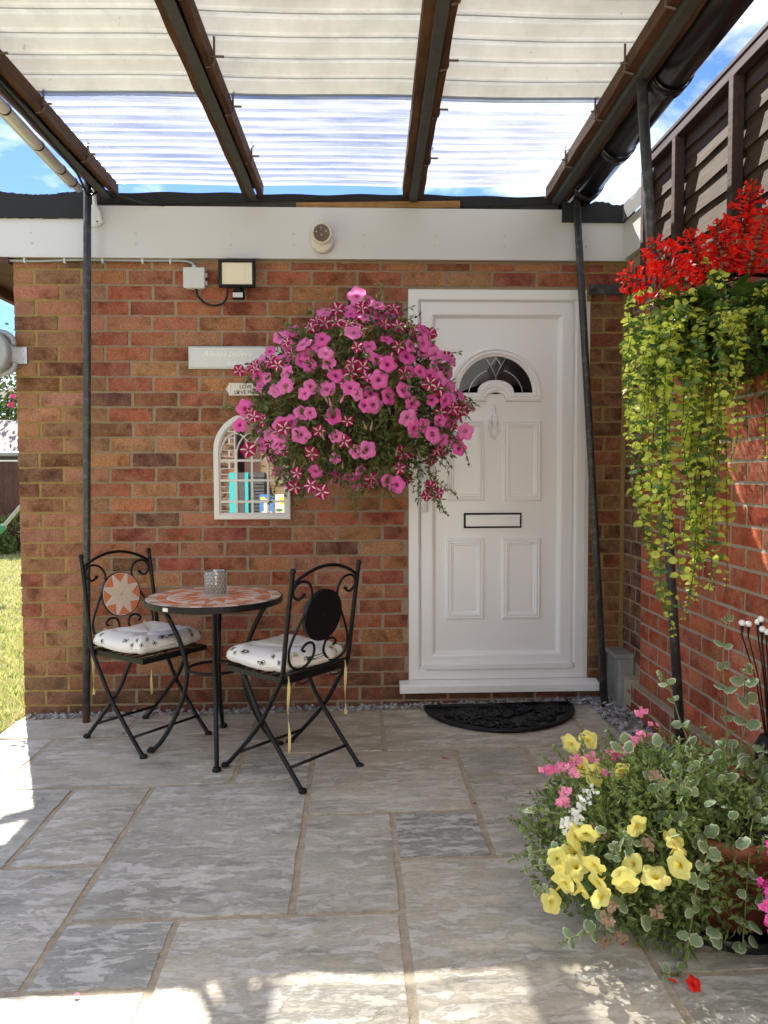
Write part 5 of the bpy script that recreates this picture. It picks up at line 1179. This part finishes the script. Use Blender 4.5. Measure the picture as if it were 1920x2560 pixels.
vp = thing('verbena_pot', 'black pot of magenta verbena standing beside the terracotta planter', 'potted plant', (1.125, -2.34, gz(1.125)))
m_ = MB(); m_.lathe([(.10, 0), (.105, .004), (.13, .17), (.137, .172), (.137, .185), (.125, .185), (.12, .16), (.01, .16)], 28); m_.build('pot', 'pot_black', vp, True)
m_ = MB()
for k in range(800):
    d = rvec(); p = Vector((d.x*.13, d.y*.13, .22+d.z*.07)); m_.leaf2(p, (d+rvec()).normalized(), rvec(), rnd(.012, .026), rnd(.006, .012))
tag(m_.build('foliage', 'bush_leaf', vp), kind='stuff')
for dx, dy, dz in ((-.17, -.02, .19), (-.15, -.06, .27), (-.16, .05, .24), (-.1, -.12, .33), (0, -.15, .32), (.1, -.1, .34), (.0, .05, .36), (-.16, .0, .36), (-.19, -.03, .23)):
    m_ = MB()
    for k in range(16):
        q_ = Vector((dx, dy, dz))+rvec()*.02; nr = (Vector((dx, dy-.1, dz-.15))+rvec()*.1).normalized(); sd = nr.orthogonal().normalized()
        for w_ in range(5): m_.leaf(q_, Matrix.Rotation(w_*1.257, 3, nr) @ sd, nr, .0095, .009, .1, .1)
    m_.build('flower_cluster', 'verbena', vp)

ff = thing('solar_lights', 'cluster of white globe solar lights on thin black stems by the planter', 'solar light', (1.245, -1.80, gz(1.245)))
m_ = MB(); m_.lathe([(.04, 0), (.045, .01), (.045, .40), (.03, .43)], 20); m_.build('base', 'plastic_black', ff, True)
for (u_, v_) in ((1855, 1562), (1871, 1565), (1895, 1560), (1902, 1553), (1906, 1578), (1917, 1585), (1930, 1570), (1945, 1590)):
    p = W(u_, v_, -1.80+rnd(-.03, .03))-Vector(ff.location); m_ = MB(); m_.tube([(p.x*.15, p.y*.2, .42), (p.x*.5, p.y*.5, .42+(p.z-.42)*.5), p-Vector((0, 0, .03)), p], [.0022, .0022, .0022, .0055], 6); st = m_.build('stem', 'plastic_black', ff)
    m_ = MB(); m_.lathe([(.002, -.0095), (.007, -.007), (.0098, 0), (.007, .007), (.001, .0098)], 14, Matrix.Translation(p+Vector((0, 0, .006)))); m_.build('globe', 'white_plastic', st, True)

# fallen petals and debris on the paving
for k, (u_, v_, nm, lb) in enumerate(((1103, 1898, 'red', 'on the slab between chair and planter'), (1192, 2013, 'dark_red', 'on a sandy paving joint'), (1334, 2054, 'dark_red', 'beside the white alyssum'), (112, 1999, 'pinkflower', 'on the slab by the lawn'), (184, 2494, 'pinkflower', 'on the slab in the sunny corner'), (1668, 2454, 'red', 'under the planter stems'), (1610, 2372, 'red', 'at the planter foot'), (1420, 1750, 'red', 'behind the doormat'), (1555, 2370, 'red', 'below the yellow petunias'))):
    p = G(u_, v_); m_ = MB(); a = rnd(0, 6.28); m_.leaf(Vector((0, 0, .003)), Vector((math.cos(a), math.sin(a), .12)), Vector((0, 0, 1)), .028 if nm == 'red' else .016, .012, .3, .1)
    o = m_.build('petal', nm); o.location = p+Vector((0, 0, .003)); tag(o, ('red' if 'red' in nm else 'pink')+' fallen petal '+lb, 'petal', 'fallen petals')
p = G(1735, 2478); o = put('fallen_flower', PINK[0].copy(), None, p+Vector((0, 0, .018)), (.7, .3, 0), (.02, .02, .02)); o.data.materials.clear(); o.data.materials.append(M['red']); tag(o, 'crumpled red salvia bloom lying on the paving in front of the planter', 'flower')

# ================================================================== GARDEN BEYOND THE CORNER
ffn = thing('garden_fence', 'far brown board fence at the end of the lawn', 'fence', (-6.3, 8.9, -.055))
for k in range(26):
    m_ = MB(); x = -2.2+k*.17; m_.box(x, x+.16, -.012+(.006 if k % 2 else 0), .012, 0, 1.50+.008*math.sin(k)); m_.build('board', 'far_fence', ffn)
m_ = MB(); m_.box(-2.2, 2.25, -.03, .03, 1.512, 1.535); m_.build('cap', 'trim', ffn)
sh = thing('shed', 'dark shed with tiled roof rising behind the far fence', 'shed', (-7.6, 12.2, -.055))
m_ = MB(); m_.box(-1.6, 2.6, 0, 2.5, 0, 1.72); m_.build('wall', simple('slate_paint', (.05, .06, .075), .6), sh)
m_ = MB(); m_.rings([[(-1.75, -.2, 1.74), (2.75, -.2, 1.74), (2.75, 2.7, 1.74), (-1.75, 2.7, 1.74)], [(-.4, 1.1, 2.5), (1.4, 1.1, 2.5), (1.4, 1.5, 2.5), (-.4, 1.5, 2.5)]], cap_last=True); rf = m_.build('roof', simple('brown_roof_tile', (.24, .19, .18), .8, var=.4, scale=30, bump=.6), sh)
m_ = MB(); m_.tube([(-1.75, -.25, 1.72), (2.75, -.25, 1.72)], .05, 8); m_.build('gutter', 'grey_plastic', sh)
def tree(name, label, loc, h, rc, n, seed, group, dens=1.0):
    t = thing(name, label, 'tree', loc, 0, group); m_ = MB(); r0 = .05+h*.018
    m_.tube([(0, 0, -.1), (.03, .02, h*.3), (-.04, .0, h*.6), (.0, .03, h*.85)], [r0, r0*.8, r0*.5, r0*.2], 8); limbs = []
    for k in range(9):
        a = rnd(0, 6.28); z = h*rnd(.3, .75); e_ = Vector((math.cos(a)*rc*.7, math.sin(a)*rc*.7, z+h*.18)); m_.tube([(0, 0, z), e_*.5+Vector((0, 0, z*.5+.05)), e_], [r0*.4, r0*.25, r0*.08], 5); limbs.append(e_)
    m_.build('trunk', 'bark', t, True); m_ = MB()
    cl = [Vector((rnd(-1, 1)*rc*.75, rnd(-1, 1)*rc*.75, h*rnd(.22, .95))) for _ in range(34)]+limbs
    for k in range(n):
        q_ = rng.choice(cl); p = q_+rvec()*rc*.36*rng.random()**.5; m_.leaf2(p, rvec(), rvec(), rnd(.08, .16), rnd(.05, .09), .2)
    m_.build('crown', 'tree_leaf', t)
tree('garden_tree', 'dense dark green tree behind the shed', (-8.6, 15.5, 0), 3.6, 1.9, 5200, 1, 'trees beyond the lawn')
tree('garden_tree', 'spreading evergreen hedge tree nearest the garage corner', (-7.0, 14.6, 0), 3.4, 1.7, 4600, 2, 'trees beyond the lawn')
tree('garden_tree', 'tall thin airy tree with sparse leaves against the sky', (-8.2, 17.0, 0), 5.6, 1.3, 900, 3, 'trees beyond the lawn')
tree('garden_tree', 'round bushy tree far left of the shed roof', (-11., 16.5, 0), 4.0, 2.2, 4200, 4, 'trees beyond the lawn')
for k, (x, y, s_, lb) in enumerate(((-5.85, 8.5, .5, 'low leafy border shrub with a pink bloom before the far fence'), (-6.25, 8.45, .42, 'low spreading border plant at the far fence foot'), (-5.5, 8.7, .8, 'tall dark border shrub against the far fence'))):
    t = thing('border_plant', lb, 'plant', (x, y, -.06), 0, 'border plants by the far fence'); m_ = MB()
    for q_ in range(700): d = rvec(); m_.leaf2(Vector((d.x*.34, d.y*.25, max(.01, (.4+d.z*.4)*s_))), (d+rvec()).normalized(), rvec(), rnd(.05, .11), rnd(.03, .05))
    m_.build('foliage', 'bush_leaf', t); m_ = MB()
    for q_ in range(4): m_.tube([(0, 0, 0), (rnd(-.2, .2), rnd(-.1, .1), .3*s_)], .008, 5)
    m_.build('stem', 'stem', t)
    if k == 0:
        m_ = MB()
        for q_ in range(10): m_.leaf(Vector((.12, -.25, .28)), rvec(), Vector((0, -1, 0)), .06, .05)
        m_.build('flower', 'verbena', t)
wl = thing('washing_line', 'slack washing line running past the wall corner', 'washing line'); m_ = MB(); pa = W(4, 930, .9); pb2 = W(24, 975, 1.0); m_.tube([pa+Vector((-.5, -.1, .55)), pa, pb2, pb2+Vector((.1, .2, -.05))], .003, 5); m_.build('line', 'white_plastic', wl)
for k, (u_, v_, mt, lb) in enumerate(((18, 978, 'trim', 'cream clothes peg hanging on the washing line'), (30, 1000, 'verbena', 'pink clothes peg hanging on the washing line'))):
    t = thing('clothes_peg', lb, 'clothes peg', W(u_, v_, 1.0))
    for s_ in (-1, 1): m_ = MB(); m_.box(-.006, .006, -.005, .005, -.05, .04, Matrix.Rotation((.95 if k == 0 else .2)+s_*.3, 4, 'Y')); m_.build('peg_arm', mt, t)
    m_ = MB(); m_.tube([(-.008, 0, 0), (.008, 0, 0)], .005, 6); m_.build('spring', 'galv', t)
ra = thing('rotary_pole', 'slanting grey and green garden pole against the far fence', 'pole'); m_ = MB(); a0, a1 = W(48, 1270, 4.), W(10, 1315, 4.); m_.tube([a0+(a0-a1)*1.0, a1], .02, 8); m_.build('shaft', 'grey_plastic', ra); m_ = MB(); m_.tube([a1, Vector((a1.x-.75, a1.y, -.05))], .035, 8); m_.build('grip', simple('green_plastic', (.03, .22, .12), .5), ra)

# ================================================================== BEHIND THE CAMERA (seen in the mirror, bar the added bounce wall)
hw = thing('house_wall', 'brick house wall with an added pale bounce wall facing the garage', 'wall'); m_ = MB(); m_.box(-3.0, -1.52, -6.2, -5.9, -.1, 2.55); m_.build('wall', 'concrete', hw); m_ = MB(); m_.box(-1.52, 1.6, -6.25, -6.1, -.1, 3.3); m_.build('boarding', 'far_fence', hw); m_ = MB(); m_.box(-.45, 3.2, -6.09, -6.0, -.1, 5.2); m_.build('bounce_wall', simple('bounce_cream', (.74, .73, .71), .9, var=.06), hw)  # pale cream wall is added out of view to bounce sun forward as fill
for c_ in range(8, 32):
    x = -2.5+(0 if c_ % 2 else .1125)
    while x < -1.55: w_ = min(.2155, -1.53-x); (brick(hw, w_, .066, .05, x+w_/2, -5.893, .029+c_*.0776, jit((.06, .032, .022))) if w_ > .05 else None); x += .2265
for o in hw.children:
    if o.name.startswith('brick'): o.rotation_euler = (0, 0, math.pi)
cab = thing('teal_cupboard', 'turquoise framed cupboard with dark ribbed doors behind the viewer', 'cupboard', (-1.36, -5.5, gz(-1.36)))
for x in (-.17, .02): m_ = MB(); m_.box(x, x+.075 if x < 0 else x+.04, 0, .04, 0, 1.27); m_.build('post', simple('turquoise_paint', (.03, .30, .30), .5), cab)
for k in range(30): m_ = MB(); m_.box(.062, .25, -.02, .012, .02+k*.041, .05+k*.041); m_.build('rib', 'grey_plastic' if False else 'angle', cab)
m_ = MB(); m_.box(-.17, .25, -.35, -.021, 0, 1.27); m_.build('carcass', 'angle', cab)
scn = thing('slatted_screen', 'pale wooden slatted screen behind the viewer', 'screen', (-.75, -5.7, gz(-.75)))
for k in range(13): m_ = MB(); m_.box(-.42, .55, 0, .015, .1+k*.125, .21+k*.125); m_.build('slat', 'bamboo', scn)
for x in (-.42, .06, .52): m_ = MB(); m_.box(x, x+.04, -.04, -.002, 0, 1.75); m_.build('post', 'bamboo', scn)
bt = thing('side_bench', 'plain wooden bench carrying two painted tiles behind the viewer', 'bench', (-.95, -5.3, gz(-.95)))
m_ = MB(); m_.box(-.35, .4, -.12, .12, .70, .73); m_.build('bench_top', 'bamboo', bt)
for x in (-.33, .35):
    for y in (-.1, .08): m_ = MB(); m_.box(x, x+.03, y, y+.03, 0, .70); m_.build('leg', 'bamboo', bt)
def painted(x, lb, shapes, bgc):
    t = thing('painted_tile', lb, 'painted tile', (x, -5.3, gz(-.95)+.731)); m_ = MB(); m_.box(-.085, .085, -.006, .006, 0, .27); m_.build('tile', simple('glaze', bgc, .3, var=.1, scale=10), t)
    for k, (px, pz, w_, h_, col) in enumerate(shapes): m_ = MB(); m_.rings([[(px+w_*math.cos(a), .0065+k*.0004, pz+h_*math.sin(a)) for a in np.linspace(0, 6.283, 13)[:-1]]]*1+[[(px+w_*.98*math.cos(a), .0068+k*.0004, pz+h_*.98*math.sin(a)) for a in np.linspace(0, 6.283, 13)[:-1]]], cap_last=True); m_.build('painted_shape', simple('glaze_colour', col, .3, var=.05), t)
painted(-1.06, 'blue painted tile with a pale pink tower shape', ((0, .12, .035, .10, (.7, .42, .36)), (0, .04, .07, .035, (.65, .5, .4)), (-.045, .22, .03, .02, (.75, .5, .08))), (.06, .16, .34))
painted(-.87, 'cream painted tile with a yellow fruit and green leaves', ((0, .19, .04, .05, (.8, .5, .04)), (-.04, .08, .045, .02, (.04, .14, .07)), (.05, .12, .015, .08, (.04, .16, .08))), (.7, .55, .42))

# no top-level meshes may be left without a parent or a tag
